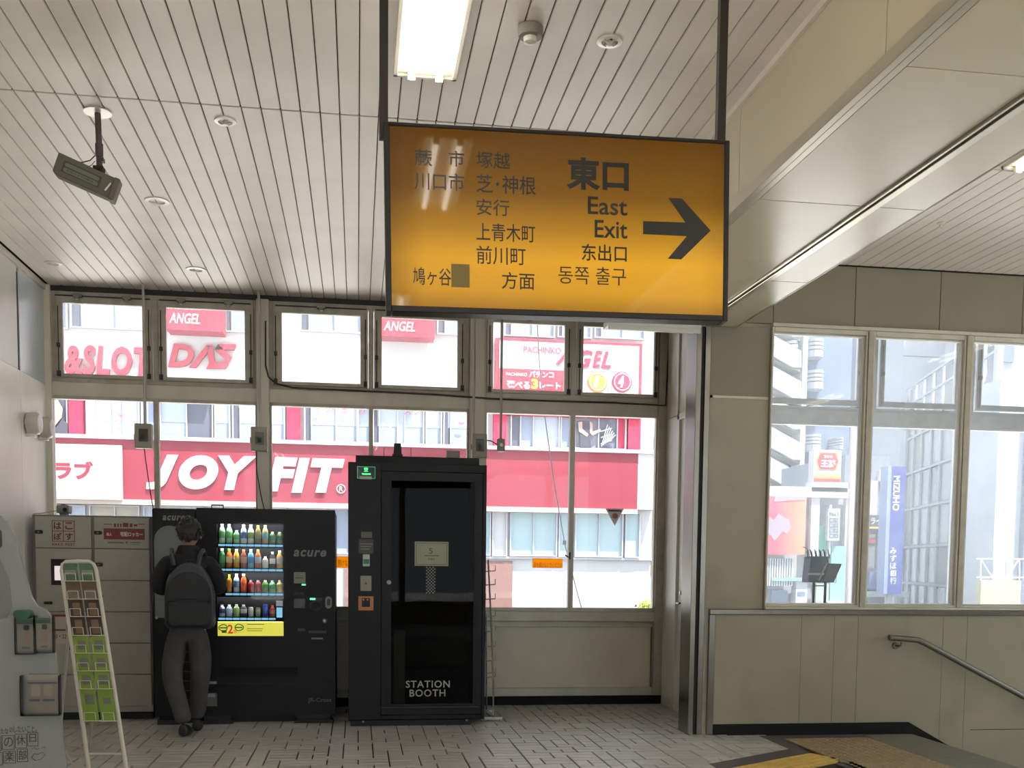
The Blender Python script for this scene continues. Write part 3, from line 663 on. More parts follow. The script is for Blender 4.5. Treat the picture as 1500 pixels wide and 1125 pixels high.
MB().lathe([(0.001, -.012), (.018, -.012), (.022, 0)], (xm, 10.30, (r[1]+r[3])/2), 'y', 12).build('socket', M_cond, t)
MB().tube([W(713, 645, 1, 10.3), W(720, 646, 1, 10.28), W(729, 652, 1, 10.28)], .006, 6).build('cable', M_blkm, t)
# thick black cable along the transom
one('black_cable', MB().tube([W(*q, 1, YW-.06) for q in [(389, 470), (389, 535), (393, 552), (405, 562), (430, 568), (540, 573), (640, 578), (720, 584), (800, 587), (900, 590), (975, 594), (978, 540), (981, 490)]], .009, 6), M_dark,
    'thick black cable clipped along the window transom', 'cable')

# ---------------------------------------------------------------- sounders on the left wall
for px, py, lab in ((48, 620, 'nearer round off-white wall sounder on the left wall'), (67, 626, 'farther round off-white wall sounder nearest the window')):
    p = W(px-10, py, 0, XL)
    t = thing('wall_sounder', lab, 'sounder', (XL, p.y, p.z-.1))
    c = (XL, p.y, p.z)
    MB().lathe([(.07, 0), (.095, .02), (.10, .07), (.098, .10), (.085, .115)], c, 'x', 24).build('housing', mat('sounder_white', s2l((196, 190, 178)), .4), t)
    MB().lathe([(.084, .11), (.08, .122), (.02, .13), (.001, .13)], c, 'x', 24).build('grille', M_white, t)
    MB().box(XL, p.y-.03, p.z-.12, XL+.08, p.y+.03, p.z-.09).build('bracket', M_white, t, .004)

# ---------------------------------------------------------------- parcel lockers
M_lock = mat('locker_paint', s2l((158, 154, 142)), .42, noise=.03)
M_lockb = mat('locker_side', s2l((118, 114, 104)), .5)
M_red = mat('locker_red', s2l((120, 38, 38)), .5)
YLk = 9.75; r = PR(50, 755, 223, 1053, YLk); lx0, lx1, lz1 = r[0]+.0, r[2], r[3]
lk = thing('parcel_locker', 'off-white parcel locker bank with red logo left of the vending machines', 'locker', ((lx0+lx1)/2, YLk+.25, 0))
MB().box(lx0, YLk+.012, .07, lx1, YLk+.55, lz1).build('body', M_lockb, lk, .003)
MB().box(lx0+.01, YLk+.02, 0, lx1-.01, YLk+.5, .07).build('plinth', M_blkm, lk)
MB().box(lx0, YLk, .07, lx1, YLk+.02, .135).build('kick_panel', M_lock, lk)
zz = [W(130, y, 1, YLk).z for y in (757, 803.5, 850, 896, 942, 988, 1035)]
xm = W(137.5, 850, 1, YLk).x; xl = W(53, 850, 1, YLk).x
def ldoor(x0, z0, x1, z1, lock=True, num=None):
    d = MB().box(x0+.003, YLk-.012, z0+.003, x1-.003, YLk+.012, z1-.003).build('door', M_lock, lk, .003)
    if lock:
        zc = (z0+z1)/2
        MB().rrect(x0+.004, zc-.016, x0+.07, zc+.016, .012, YLk-.026, YLk-.012).build('lock', M_blkm, d)
        MB().lathe([(.001, -.004), (.008, -.004), (.008, 0)], (x0+.035, YLk-.026, zc), 'y', 8).build('lock_mark', mat('mark_grey', s2l((120, 116, 105)), .5), d)
    return d
ldoor(xl, zz[1], xm-.01, zz[0]); 
pn = ldoor(xl, zz[3], xm-.01, zz[1], False)
for a, b in ((3, 4), (4, 5), (5, 6)): ldoor(xl, zz[b], xm-.01, zz[a], a > 3)
for a, b in zip(range(0, 6), range(1, 7)): ldoor(xm+.01, zz[b], lx1-.01, zz[a], a < 4)
r = PR(75, 819, 113, 857, YLk-.012); MB().box(r[0], YLk-.018, r[1], r[2], YLk-.010, r[3]).build('display_bezel', M_blkm, lk, .002)
r = PR(80, 829, 92, 850, YLk-.018); MB().box(r[0], YLk-.020, r[1], r[2], YLk-.017, r[3]).build('display', mat('lit_display_pink', s2l((240, 225, 225)), .4, emis=.35, emcol=(1, .85, .85)), lk)
r = PR(65, 881, 77, 885, YLk-.012); MB().rrect(r[0], r[1], r[2], r[3], .01, YLk-.03, YLk-.012).build('slot_reader', M_blkm, lk)
g0 = PR(76, 762.5, 109.5, 793.5, YLk-.012); lw = .006; gx = (g0[0]+g0[2])/2; gz = (g0[1]+g0[3])/2
lg = MB().frame(g0[0], g0[1], g0[2], g0[3], lw, YLk-.0145, YLk-.012).box(gx-lw/2, YLk-.0145, g0[1], gx+lw/2, YLk-.012, g0[3]).box(g0[0], YLk-.0145, gz-lw/2, g0[2], YLk-.012, gz+lw/2)
lgo = lg.build('logo_grid', M_red, lk)
for ch_, a, b in (('は', 0, 1), ('こ', 1, 1), ('ぽ', 0, 0), ('す', 1, 0)):
    w, h = (g0[2]-g0[0])/2, (g0[3]-g0[1])/2; x0, z0 = g0[0]+a*w, g0[1]+b*h
    text('logo_letter', ch_, (x0+w*.16, z0+h*.16, x0+w*.84, z0+h*.84), YLk-.0125, M_red, lk, .03, ex=.001)
text('logo_text', 'HAKO POST', PR(76.5, 795.6, 109.5, 799.4, YLk-.012), YLk-.0125, M_red, lk, .03, ex=.001, spacing=1.3)
r = PR(152, 774.3, 212, 790.3, YLk-.012); MB().box(r[0], YLk-.015, r[1], r[2], YLk-.012, r[3]).build('red_banner', M_red, lk)
M_pw = mat('print_white', s2l((205, 200, 190)), .5)
text('banner_text', '宅配ロッカー', PR(176, 779, 209, 786, YLk-.015), YLk-.0155, M_pw, lk, .03, ex=.001)
text('banner_text', '無人', PR(156, 780, 164, 785, YLk-.015), YLk-.0155, M_pw, lk, .02, ex=.001)
mk = MB()
for (a, y0, b_, y1) in ((152, 767.5, 164, 768.5), (167, 767, 170, 772), (172, 767, 174, 772), (176, 767, 178, 772), (180, 766, 188, 772), (190, 767, 194, 772), (196, 768, 201, 771), (202, 767.5, 212, 768.5)):
    r = PR(a, y0, b_, y1, YLk-.012); mk.box(r[0], YLk-.014, r[1], r[2], YLk-.012, r[3])
mk.build('small_print', M_red, lk)
mk = MB()
for (a, y0, b_, y1) in ((158, 793.5, 181, 796), (184, 793, 187.5, 796.5), (190, 794, 206, 795.5), (194, 797.3, 204, 798)):
    r = PR(a, y0, b_, y1, YLk-.012); mk.box(r[0], YLk-.014, r[1], r[2], YLk-.012, r[3])
mk.build('small_print', mat('print_grey', s2l((110, 106, 96)), .5), lk)
r = PR(72, 900, 99, 943, YLk-.014); nt_ = MB().box(r[0], YLk-.016, r[1], r[2], YLk-.013, r[3]).build('notice', mat('notice_paper', s2l((176, 166, 152)), .6), lk)
w, h = r[2]-r[0], r[3]-r[1]
MB().box(r[0], YLk-.018, r[3]-.02, r[2], YLk-.016, r[3]).build('notice_bar', M_red, nt_)
MB().box(r[0]+w*.2, YLk-.018, r[1]+h*.44, r[2]-w*.1, YLk-.016, r[1]+h*.5).build('notice_bar', M_red, nt_)
text('notice_text', '120・22', (r[0]+w*.12, r[1]+h*.18, r[2]-w*.06, r[1]+h*.32), YLk-.0165, M_ink, nt_, 0, ex=.0008)
r = PR(98, 860, 112, 952, YLk-.012); MB().box(r[0], YLk-.02, r[1], r[2], YLk-.012, r[3]).build('dark_poster', mat('poster_maroon', s2l((62, 40, 36)), .5), lk)
# little camera on top
r = PR(84, 738.5, 102, 753.5, 9.9)
t = thing('desk_camera', 'small grey camera standing on the parcel lockers', 'camera', ((r[0]+r[2])/2, 9.92, lz1))
MB().box(r[0], 9.86, lz1+.02, r[2], 9.98, r[3]-.012).box(r[0]+.03, 9.88, r[3]-.015, r[2]-.03, 9.96, r[3]).box(r[0]+.02, 9.88, lz1, r[2]-.02, 9.96, lz1+.03).build('body', mat('cam_grey', s2l((112, 110, 104)), .45), t, .008)
MB().lathe([(.001, -.015), (.016, -.015), (.02, 0)], ((r[0]+r[2])/2+.022, 9.86, (lz1+r[3])/2), 'y', 12).build('lens', M_blkm, t)
MB().tube([(r[0]+.01, 9.95, lz1+.05), (r[0]-.15, 9.97, lz1+.02), (r[0]-.32, 10.0, lz1+.005)], .004, 6).build('cable', M_lock, t)

# ---------------------------------------------------------------- vending machines
YV = 9.44
M_grey = mat('label_grey_txt', s2l((120, 118, 112)), .5)
M_dgrey = mat('dim_grey', s2l((62, 62, 60)), .5)
M_sil = mat('silver_plate', s2l((150, 148, 140)), .4, metal=.3)
M_green = mat('green_led', (.05, .5, .2), .4, emis=1.2, emcol=(.10, .9, .35))
vx0, vx1 = W(289, 900, 1, YV).x, W(491, 900, 1, YV).x; vzt = W(390, 745.5, 1, YV).z
vm = thing('vending_machine', 'wide black drinks vending machine with lit display of bottles', 'vending machine', ((vx0+vx1)/2, YV+.4, 0))
D = PR(318, 766, 415.5, 932, YV)     # display opening
bd_ = MB()
bd_.box(vx0, YV+.06, .07, vx1, YV+.78, vzt-.012)
bd_.build('cabinet', M_blk, vm, .006)
dm = MB()
dm.box(vx0, YV, .07, D[0], YV+.058, vzt); dm.box(D[2], YV, .07, vx1, YV+.058, vzt); dm.box(D[0], YV, D[3], D[2], YV+.058, vzt); dm.box(D[0], YV, .07, D[2], YV+.058, D[1])
dm.build('front_door', M_blk, vm, 0)
for a, b in ((vx0+.03, vx0+.30), (vx1-.36, vx1-.02)): MB().box(a, YV-.03, 0, b, YV+.10, .03).box(a+.02, YV+.0, .03, b-.02, YV+.06, .07).build('foot', M_blkm, vm)
MB().box(vx0+.04, YV+.10, 0, vx1-.04, YV+.7, .07).build('base', M_blkm, vm)
r = PR(310, 737.5, 327, 745, YV+.2)
MB().tube([(r[0], YV+.2, vzt-.02), (r[0], YV+.2, vzt+.035), (r[2], YV+.2, vzt+.035), (r[2], YV+.2, vzt-.02)], .008, 8).build('top_handle', M_blkm, vm)
# display case: shelves, back, light strips
M_case = mat('case_black', (.004, .004, .0045), .8, spec=.1)
MB().box(D[0], YV+.056, D[1], D[2], YV+.0601, D[3]).build('case_back', M_case, vm)
rows = [795.9, 831.8, 867.3, 903.2]
M_tagb = mat('price_button_blue', s2l((110, 175, 215)), .4, emis=.45, emcol=s2l((120, 185, 220)))
M_strip = mat('case_light', (1, 1, 1), .5, emis=46.0, emcol=(1, 1, 1))
colx = [324.9+10.55*i for i in range(9)]
C = lambda *c: s2l(c)
B = [ # (kind, body colour, label colour, cap colour, top y)
 [('tall', C(170,225,190), C(110,190,110), C(130,210,230), 767.8), ('tall', C(170,225,190), C(110,190,110), C(130,210,230), 767.8), ('small', C(150,215,150), C(90,185,95), C(180,220,230), 777), ('tall', C(215,230,245), C(50,90,170), C(240,240,240), 768.6), ('tall', C(225,235,225), C(120,160,50), C(240,240,240), 768.8), ('tall', C(130,120,60), C(150,165,90), C(225,150,60), 769.5), ('tall', C(190,170,110), C(120,190,200), C(230,190,90), 769.2), ('small', C(110,150,90), C(70,130,70), C(240,240,240), 778.4), ('small', C(110,150,90), C(60,125,70), C(240,240,240), 778.4)],
 [('tall', C(60,130,80), C(80,160,100), C(225,235,225), 804), ('tall', C(205,110,40), C(225,215,180), C(90,180,60), 804.2), ('tall', C(215,170,60), C(225,195,110), C(240,240,240), 804.6), ('tall', C(140,60,35), C(190,150,100), C(225,120,70), 805), ('tall', C(100,170,200), C(40,130,180), C(240,240,240), 804.6), ('tall', C(205,110,40), C(160,190,215), C(225,140,60), 804.8), ('small', C(225,225,215), C(235,235,225), C(240,240,240), 814.8), ('mid', C(70,50,45), C(215,215,215), C(240,240,240), 808), ('tall', C(225,170,80), C(210,215,220), C(240,240,240), 806)],
 [None, ('wavy', C(215,155,40), C(220,140,40), C(150,200,60), 842), ('tall', C(190,215,235), C(95,150,190), C(240,240,240), 840.6), ('tall', C(225,95,30), C(235,110,50), C(240,240,240), 840.8), ('small', C(160,25,25), C(190,30,30), C(240,240,240), 849.6), ('small', C(160,25,25), C(190,30,30), C(240,240,240), 849.6), ('small', C(110,160,40), C(60,140,50), C(240,240,240), 849.8), ('small', C(120,215,150), C(80,190,110), C(240,245,245), 850), ('small', C(225,215,140), C(205,200,90), C(240,240,240), 849.8)],
 [('small', C(170,190,225), C(60,80,130), C(235,235,240), 885.8), ('small', C(170,205,230), C(200,225,235), C(235,235,240), 885.8), ('small', C(150,185,120), C(170,195,120), C(235,240,225), 885.6), ('small', C(60,60,60), C(190,200,205), C(235,235,235), 885.8), ('can', C(200,210,190), C(215,220,205), C(220,225,220), 889.2), ('scan', C(120,150,100), C(180,190,160), C(90,130,90), 889.8), ('can', C(30,55,140), C(50,90,180), C(190,200,220), 885), ('mid', C(140,60,50), C(190,120,100), C(205,60,50), 886.4), None]]
MK = {}
def cmat(c, em=.0):
    k = tuple(round(v, 3) for v in c)
    if k not in MK: MK[k] = mat('drink_colour', tuple(c), .3) if False else mat('drink_colour_%d' % len(MK), tuple(c), .3, emis=.0)
    return MK[k]
yb_ = YV+.028
names = {'tall': 'tall plastic bottle', 'small': 'small plastic bottle', 'mid': 'slim bottle', 'wavy': 'curvy bottle', 'can': 'drink can', 'scan': 'small drink can'}
rowname = ['top', 'second', 'third', 'bottom']; ordn = ['first', 'second', 'third', 'fourth', 'fifth', 'sixth', 'seventh', 'eighth', 'ninth']
colname = [['pale green', 'pale green', 'light green', 'white and blue', 'white and olive', 'brown tea', 'golden tea', 'dark green tea', 'dark green tea'],
           ['green tea', 'amber and cream', 'yellow', 'brown milk tea', 'blue', 'orange and pale blue', 'white', 'dark cola and white', 'yellow and white'],
           ['', 'orange curvy', 'clear blue', 'bright orange', 'red', 'red', 'lime green', 'mint green', 'pale yellow'],
           ['white and navy', 'pale blue', 'green and white', 'black and white', 'pale grey', 'green', 'dark blue', 'reddish brown', '']]
for ri, rowb in enumerate(rows):
    zs = W(367, rowb, 1, yb_).z
    MB().box(D[0], YV+.002, zs-.034, D[2], YV+.056, zs-.003).build('shelf', M_case, vm)
    MB().box(D[0], YV+.001, zs-.042, D[2], YV+.004, zs-.034).build('shelf_lip', M_case, vm)
    MB().box(D[0]+.01, YV+.005, zs-.040, D[2]-.01, YV+.012, zs-.034).build('light_strip', M_strip, vm)
    for ci in range(9):
        it = B[ri][ci]; xx = W(colx[ci], rowb, 1, YV).x
        if ri == 3 and ci == 8: continue
        if it is not None:
            MB().rrect(xx-.029, zs-.028, xx+.029, zs-.010, .006, YV-.004, YV+.002).build('price_button', M_tagb, vm)
        if it is None: continue
        kind, bc, lc, cc, ty = it
        h = (W(367, ty, 1, yb_).z-zs); rr = {'tall': .0265, 'small': .0265, 'mid': .024, 'wavy': .024, 'can': .0215, 'scan': .0195}[kind]
        lab = '%s %s, %s from the left on the %s display row' % (colname[ri][ci], names[kind], ordn[ci], rowname[ri])
        tb = thing('drink_can' if 'can' in kind else 'drink_bottle', lab.replace('curvy curvy', 'curvy'), 'can' if 'can' in kind else 'bottle', (xx, yb_, zs), 'drinks in the vending machine display')
        c0 = (xx, yb_, zs)
        sy = .8
        if 'can' in kind:
            MB().lathe([(rr*.85, 0), (rr, .006), (rr, h-.012), (rr*.84, h-.002), (rr*.84, h)], c0, 'z', 12, 1, sy).build('can_body', cmat(bc), tb)
            MB().lathe([(rr*1.02, h*.25), (rr*1.02, h*.8)], c0, 'z', 12, 1, sy).build('label_band', cmat(lc), tb)
        else:
            hw = h*.62 if kind != 'small' else h*.68
            pr = [(rr*.9, 0), (rr, .008), (rr, hw*.3), (rr*.95, hw*.36), (rr, hw*.45), (rr, hw), (rr*.75, hw+(h-hw)*.35), (rr*.42, hw+(h-hw)*.62), (rr*.38, h-.016)]
            if kind == 'wavy': pr = [(rr*.8, 0), (rr*.9, h*.1), (rr*.65, h*.35), (rr, h*.62), (rr*.8, h*.74), (rr*.4, h*.85), (rr*.38, h-.016)]
            MB().lathe(pr, c0, 'z', 12, 1, sy).build('bottle_body', cmat(bc), tb)
            MB().lathe([(rr*1.03, hw*.42), (rr*1.03, hw*.95)], c0, 'z', 12, 1, sy).build('label_band', cmat(lc), tb)
            MB().lathe([(rr*.46, h-.018), (rr*.46, h-.001), (rr*.4, h)], c0, 'z', 10, 1, sy).build('cap', cmat(cc), tb)
MB().box(D[0], YV+.001, D[3]-.014, D[2], YV+.004, D[3]).build('shelf_lip', M_case, vm)
MB().box(D[0]+.01, YV+.005, D[3]-.012, D[2]-.01, YV+.014, D[3]-.004).build('light_strip', M_strip, vm)
r = PR(404.5, 880, 414, 888, YV); MB().box(r[0], YV-.001, r[1], r[2], YV+.01, r[3]).build('info_card', mat('card_grey', s2l((150, 160, 170)), .5, emis=.2), vm)
r = PR(405, 890, 413.5, 904.5, YV); MB().box(r[0], YV-.001, r[1], r[2], YV+.01, r[3]).build('blue_card', mat('card_blue', s2l((130, 190, 225)), .5, emis=.45, emcol=s2l((130, 190, 225))), vm)
r = PR(319, 911, 415.2, 931.5, YV)
M_yb = mat('banner_yellow', s2l((220, 214, 80)), .4, emis=.40, emcol=s2l((225, 218, 80)))
bn = MB().box(r[0], YV-.004, r[1], r[2], YV+.02, r[3]).build('lit_banner', M_yb, vm)
M_bg = mat('banner_green', s2l((50, 120, 40)), .5, emis=.2); M_br = mat('banner_red', s2l((200, 40, 50)), .5, emis=.4)
text('banner_digit', '2', PR(333.5, 915, 341.5, 928, YV), YV-.0045, M_br, bn, .02, ex=.001)
text('banner_text', '個!', PR(342, 922, 347.5, 927.5, YV), YV-.0045, M_br, bn, 0, ex=.001)
def leafring(cx, cy, flip):
    m = MB(); c = PR(cx-5.5, cy-4.8, cx+5.5, cy+4.8, YV); x0, z0, x1, z1 = c; xc, zc = (x0+x1)/2, (z0+z1)/2; a, b = (x1-x0)/2, (z1-z0)/2
    pts = []
    for k in range(14):
        t = PI*2*k/14; rx = a*(1 if math.cos(t)*flip < .9 else 1.25); pts.append((xc+rx*math.cos(t), YV-.007, zc+b*math.sin(t)))
    m.tube(pts+[pts[0]], .0045, 5, False); m.tube([(x0, YV-.006, zc), (x1, YV-.006, zc)], .006, 5); return m
leafring(327.5, 919.5, -1).build('banner_leaf', M_bg, bn); leafring(350, 919, 1).build('banner_leaf', M_bg, bn)
mk = MB()
for a, y0, b_, y1 in ((362, 914, 387, 915), (362, 920.5, 385, 921.3), (362, 923.5, 384, 924.3), (325, 923, 332, 927)):
    q = PR(a, y0, b_, y1, YV); mk.box(q[0], YV-.006, q[1], q[2], YV-.004, q[3])
mk.build('banner_print', mat('banner_ink', s2l((120, 110, 50)), .5), bn)
MB().box(D[0], YV-.0005, D[1], D[2], YV+.0005, D[3]).build('display_glass', glass_mat('display_glass', .0, gloss=.03), vm)
# right-hand controls
text('brand_lettering', 'acure', PR(430, 805.5, 478, 815.5, YV), YV-.001, M_grey, vm, .03, .25, ex=.001, spacing=1.15)
text('brand_lettering', 'acure', PR(431, 868, 445, 871.5, YV), YV-.001, M_dgrey, vm, .02, .25, ex=.001)
text('maker_lettering', 'JR-Cross', PR(451, 1022, 485.5, 1030, YV), YV-.001, mat('maker_grey', s2l((88, 88, 86)), .5), vm, .02, ex=.001)
def plate(x0, y0, x1, y1, m, name, par=vm, Y=YV, d=.008, r_=.004, rr=None):
    q = PR(x0, y0, x1, y1, Y); rad = rr if rr else min(r_, (q[2]-q[0])*.3, (q[3]-q[1])*.3)
    return MB().rrect(q[0], q[1], q[2], q[3], rad, Y-d, Y).build(name, m, par)
pl_ = plate(430.5, 838, 447.5, 854.5, mat('notice_greygreen', s2l((128, 132, 112)), .45), 'instruction_plate')
q = PR(432.5, 846, 444, 847.2, YV-.008); MB().box(q[0], YV-.0095, q[1], q[2], YV-.008, q[3]).box(q[0], YV-.0095, q[1]+.02, q[2], YV-.008, q[3]+.015).build('print', M_dgrey, pl_)
plate(442, 855.5, 448, 857.5, M_green, 'indicator_light')
plate(430.5, 877, 447, 890.5, mat('card_reader', s2l((42, 42, 38)), .25), 'card_reader')
plate(453.5, 875.5, 472, 880, M_dgrey, 'coin_display', d=.006)
q = plate(454, 876, 462, 878.7, M_green, 'digit_display', d=.008)
qq = PR(454, 881, 471, 894, YV); m = MB(); xc, zc = (qq[0]+qq[2])/2, (qq[1]+qq[3])/2
m.tube([(xc+(qq[2]-qq[0])/2*math.cos(t*PI/12), YV-.004, zc+(qq[3]-qq[1])/2*math.sin(t*PI/12)) for t in range(25)], .004, 6, False); m.build('touch_ring', M_dgrey, vm)
pl_ = plate(476.5, 873.5, 486, 891.5, mat('lock_plate', s2l((138, 134, 122)), .4), 'lock_plate', rr=.03)
q = PR(479, 877, 484, 887, YV-.008); MB().rrect(q[0], q[1], q[2], q[3], .014, YV-.014, YV-.008).build('keyhole_cover', M_dgrey, pl_)
for (cx, cy, rr) in ((480, 863.5, .012), (475.5, 909.5, .022)):
    c = W(cx, cy, 1, YV); MB().lathe([(.001, -.015), (rr*.6, -.014), (rr, 0)], (c.x, YV, c.z), 'y', 14).build('key_cylinder', M_sil if rr > .02 else M_dgrey, vm)
plate(452, 924, 478, 927.5, M_dgrey, 'coin_slot_plate', d=.004); plate(456, 934, 473, 936.5, M_grey, 'coin_slot', d=.006); plate(436, 920.5, 447, 924.5, M_dgrey, 'button_plate', d=.005)
plate(327, 978, 436, 990.5, mat('flap_black', (.004, .004, .005), .55, spec=.2), 'delivery_flap', d=.012)
plate(301.5, 998, 317.5, 1002, M_sil, 'small_notice', d=.003); plate(301.5, 1015, 318, 1034.5, mat('notice_grey', s2l((92, 92, 88)), .5), 'bottle_notice', d=.003); plate(302, 1016, 315, 1021, M_sil, 'small_notice', d=.005)
plate(319, 1000, 489, 1001, M_blkm, 'panel_joint', d=.003)

# narrow machine at its left
nx0 = W(224, 900, 1, YV).x
nm_ = thing('vending_machine', 'narrow black vending machine behind the man, left of the wide one', 'vending machine', ((nx0+vx0)/2, YV+.4, 0))
nzt = W(255, 744.5, 1, YV).z
MB().box(nx0, YV+.05, .07, vx0-.008, YV+.76, nzt).build('cabinet', M_blk, nm_, .005)
MB().box(nx0+.004, YV-.0, .07, vx0-.012, YV+.046, nzt-.005).build('front_door', M_blk, nm_, .004)
MB().box(nx0+.03, YV+.05, 0, vx0-.03, YV+.7, .07).box(nx0+.03, YV-.03, 0, nx0+.22, YV+.08, .04).build('base', M_blkm, nm_)
q = PR(226.5, 770, 284, 905, YV); n_ = 10; x0, z0, x1, z1 = q; pts = [(x1, z0), (x1, z1-.03)]+[(x0+.13+.13*math.cos(t), z1-.13+.13*math.sin(t)) for t in [PI/2+k*PI/2/8 for k in range(9)]]+[(x0, z0)]
MB().prism(pts, YV-.004, YV+.001).build('display_window', mat('window_grey', s2l((96, 98, 98)), .15), nm_)
text('brand_lettering', 'acure', PR(238, 755, 271, 762.5, YV), YV-.001, M_grey, nm_, .03, .25, ex=.001, spacing=1.15)
c = W(229.3, 905, 1, YV); MB().lathe([(.001, -.01), (.01, -.009), (.012, 0)], (c.x, YV, c.z), 'y', 12).build('key_cylinder', M_sil, nm_)
for k in range(6): plate(262, 955+k*14, 280, 956+k*14, M_dgrey, 'button_row', nm_)

# ---------------------------------------------------------------- station booth
YO = 9.17
r = PR(510, 679, 711.5, 1064, YO); ox0, ox1 = r[0], r[2]; ozt = r[3]
bo = thing('work_booth', 'black one-person work booth with a dark glass door', 'booth', ((ox0+ox1)/2, YO+.6, 0))
G = PR(573, 705, 694, 1031, YO)
MB().box(ox0, YO+.05, .05, ox0+.04, YO+1.2, ozt).box(ox1-.04, YO+.05, .05, ox1, YO+1.2, ozt).box(ox0, YO+1.16, .05, ox1, YO+1.2, ozt).box(ox0, YO+.05, ozt-.05, ox1, YO+1.2, ozt).box(ox0, YO+.05, .05, ox1, YO+1.2, .10).build('shell', M_blk, bo, .004)
xd = W(559, 850, 1, YO).x
MB().box(ox0, YO, .06, xd-.004, YO+.05, ozt).box(xd-.004, YO, ozt-.07, ox1, YO+.05, ozt).box(ox1-.03, YO, .06, ox1, YO+.05, ozt-.07).box(xd-.004, YO, .06, ox1-.03, YO+.05, .10).build('front_panel', M_blk, bo, .003)
dz1 = ozt-.075
dm = MB().box(xd, YO-.005, .105, G[0], YO+.04, dz1).box(G[2], YO-.005, .105, ox1-.034, YO+.04, dz1).box(G[0], YO-.005, G[3], G[2], YO+.04, dz1).box(G[0], YO-.005, .105, G[2], YO+.04, G[1])
door = dm.build('door', M_blk, bo)
M_bg2 = bpy.data.materials.new('booth_glass'); M_bg2.use_nodes = True; nt = M_bg2.node_tree; nt.nodes.remove(nt.nodes['Principled BSDF'])
tr = nt.nodes.new('ShaderNodeBsdfTransparent'); tr.inputs[0].default_value = (.38, .39, .37, 1); gl = nt.nodes.new('ShaderNodeBsdfGlossy'); gl.inputs['Roughness'].default_value = .015
mx = nt.nodes.new('ShaderNodeMixShader'); fr = nt.nodes.new('ShaderNodeFresnel'); fr.inputs[0].default_value = 1.17; nt.links.new(fr.outputs[0], mx.inputs[0]); nt.links.new(tr.outputs[0], mx.inputs[1]); nt.links.new(gl.outputs[0], mx.inputs[2]); nt.links.new(mx.outputs[0], nt.nodes['Material Output'].inputs[0])
MB().box(G[0], YO+.008, G[1], G[2], YO+.016, G[3]).build('door_glass', M_bg2, door)
c = W(569.5, 853, 1, YO); MB().lathe([(.001, -.05), (.018, -.048), (.02, -.03), (.01, -.02), (.01, 0)], (c.x, YO-.005, c.z), 'y', 14).build('door_knob', M_sil, door)
M_lt = mat('booth_letter', s2l((150, 148, 142)), .4)
text('lettering', 'STATION', PR(594.5, 997, 659, 1007.5, YO), YO-.0005+.008, M_lt, door, .012, ex=.001, spacing=1.12)
text('lettering', 'BOOTH', PR(600, 1010, 652.5, 1020.5, YO), YO-.0005+.008, M_lt, door, .012, ex=.001, spacing=1.12)
q = PR(607.5, 793.5, 657, 829, YO); pp = MB().box(q[0], YO+.002, q[1], q[2], YO+.006, q[3]).build('notice_paper', mat('booth_paper', s2l((150, 150, 128)), .6), door)
q2 = PR(609.5, 795.5, 655, 827, YO); MB().frame(q2[0], q2[1], q2[2], q2[3], .004, YO+.001, YO+.002).build('notice_border', M_dgrey, pp)
text('notice_text', '5', PR(628.5, 803, 634, 811, YO), YO+.0015, M_dgrey, pp, .0, ex=.001)
text('notice_text', '準備中', PR(627, 817.5, 637, 820.5, YO), YO+.0015, M_dgrey, pp, .0, ex=.001)
q = PR(622, 813.5, 643, 814.6, YO); MB().box(q[0], YO, q[1], q[2], YO+.0015, q[3]).build('notice_print', M_dgrey, pp)
# mesh vent
q = PR(624, 830, 638, 869.5, YO); m = MB(); nxm, nzm = 6, 17
for i in range(nxm):
    for j in range(nzm):
        if (i+j) % 2: continue
        a = q[0]+(q[2]-q[0])*i/nxm; b_ = q[1]+(q[3]-q[1])*j/nzm; m.box(a, YO+.003, b_, a+(q[2]-q[0])/nxm*.95, YO+.007, b_+(q[3]-q[1])/nzm*.95)
m.build('perforated_sticker', mat('mesh_grey', s2l((110, 110, 104)), .5), door)
# interior seen through the glass
MB().box(ox0+.05, YO+1.10, .1, ox1-.05, YO+1.14, ozt-.06).build('inner_wall', mat('booth_inner', s2l((66, 66, 62)), .8), bo)
MB().box(ox0+.06, YO+.55, .68, ox1-.06, YO+1.08, .72).box(ox0+.06, YO+.8, .1, ox1-.06, YO+1.08, .42).build('desk_and_bench', mat('booth_desk', s2l((70, 62, 52)), .6), bo)
q = PR(575.5, 924, 592, 1031, YO+.06); MB().box(q[0]+.01, YO+.09, .11, q[2]+.01, YO+.13, q[3]+.0).build('inner_pale_strip', mat('booth_pale_strip', s2l((205, 205, 185)), .5, ), bo)  # pale upright strip low behind the left of the door glass
# left column of devices
g_ = plate(523, 683, 550, 701.5, mat('vacant_dark', (.003, .02, .008), .15), 'vacancy_sign', bo, YO, .012)
M_gl = mat('vacant_glow', (.1, .9, .3), .4, emis=1.3, emcol=(.06, 1, .22))
q = PR(523.4, 683.5, 549.6, 701, YO-.012); MB().frame(q[0], q[1], q[2], q[3], .0035, YO-.0135, YO-.012).build('sign_outline', mat('vacant_dim', (.05, .4, .15), .4, emis=.25, emcol=(.1, .8, .3)), g_)
text('vacancy_text', '空', PR(533.3, 684.5, 539, 690.8, YO-.012), YO-.0125, M_gl, g_, .02, ex=.001)
text('vacancy_text', 'vacant', PR(529.8, 692.6, 543, 695.6, YO-.012), YO-.0125, M_gl, g_, .02, ex=.001)
plate(527, 698, 544.5, 702, M_sil, 'sign_mount', bo, YO, .016)
plate(529, 779, 545, 788, mat('plate_olive', s2l((92, 92, 80)), .5), 'small_plate', bo, YO, .004)
pq = plate(525.5, 790, 547, 811, M_dgrey, 'instruction_plate', bo, YO, .004)
q = PR(527, 796, 545.5, 797.5, YO-.004); m = MB()
for k, dz in enumerate((0, -.022, -.045)): m.box(q[0]+.004*k, YO-.006, q[1]+dz, q[2]-.01*k, YO-.004, q[3]+dz)
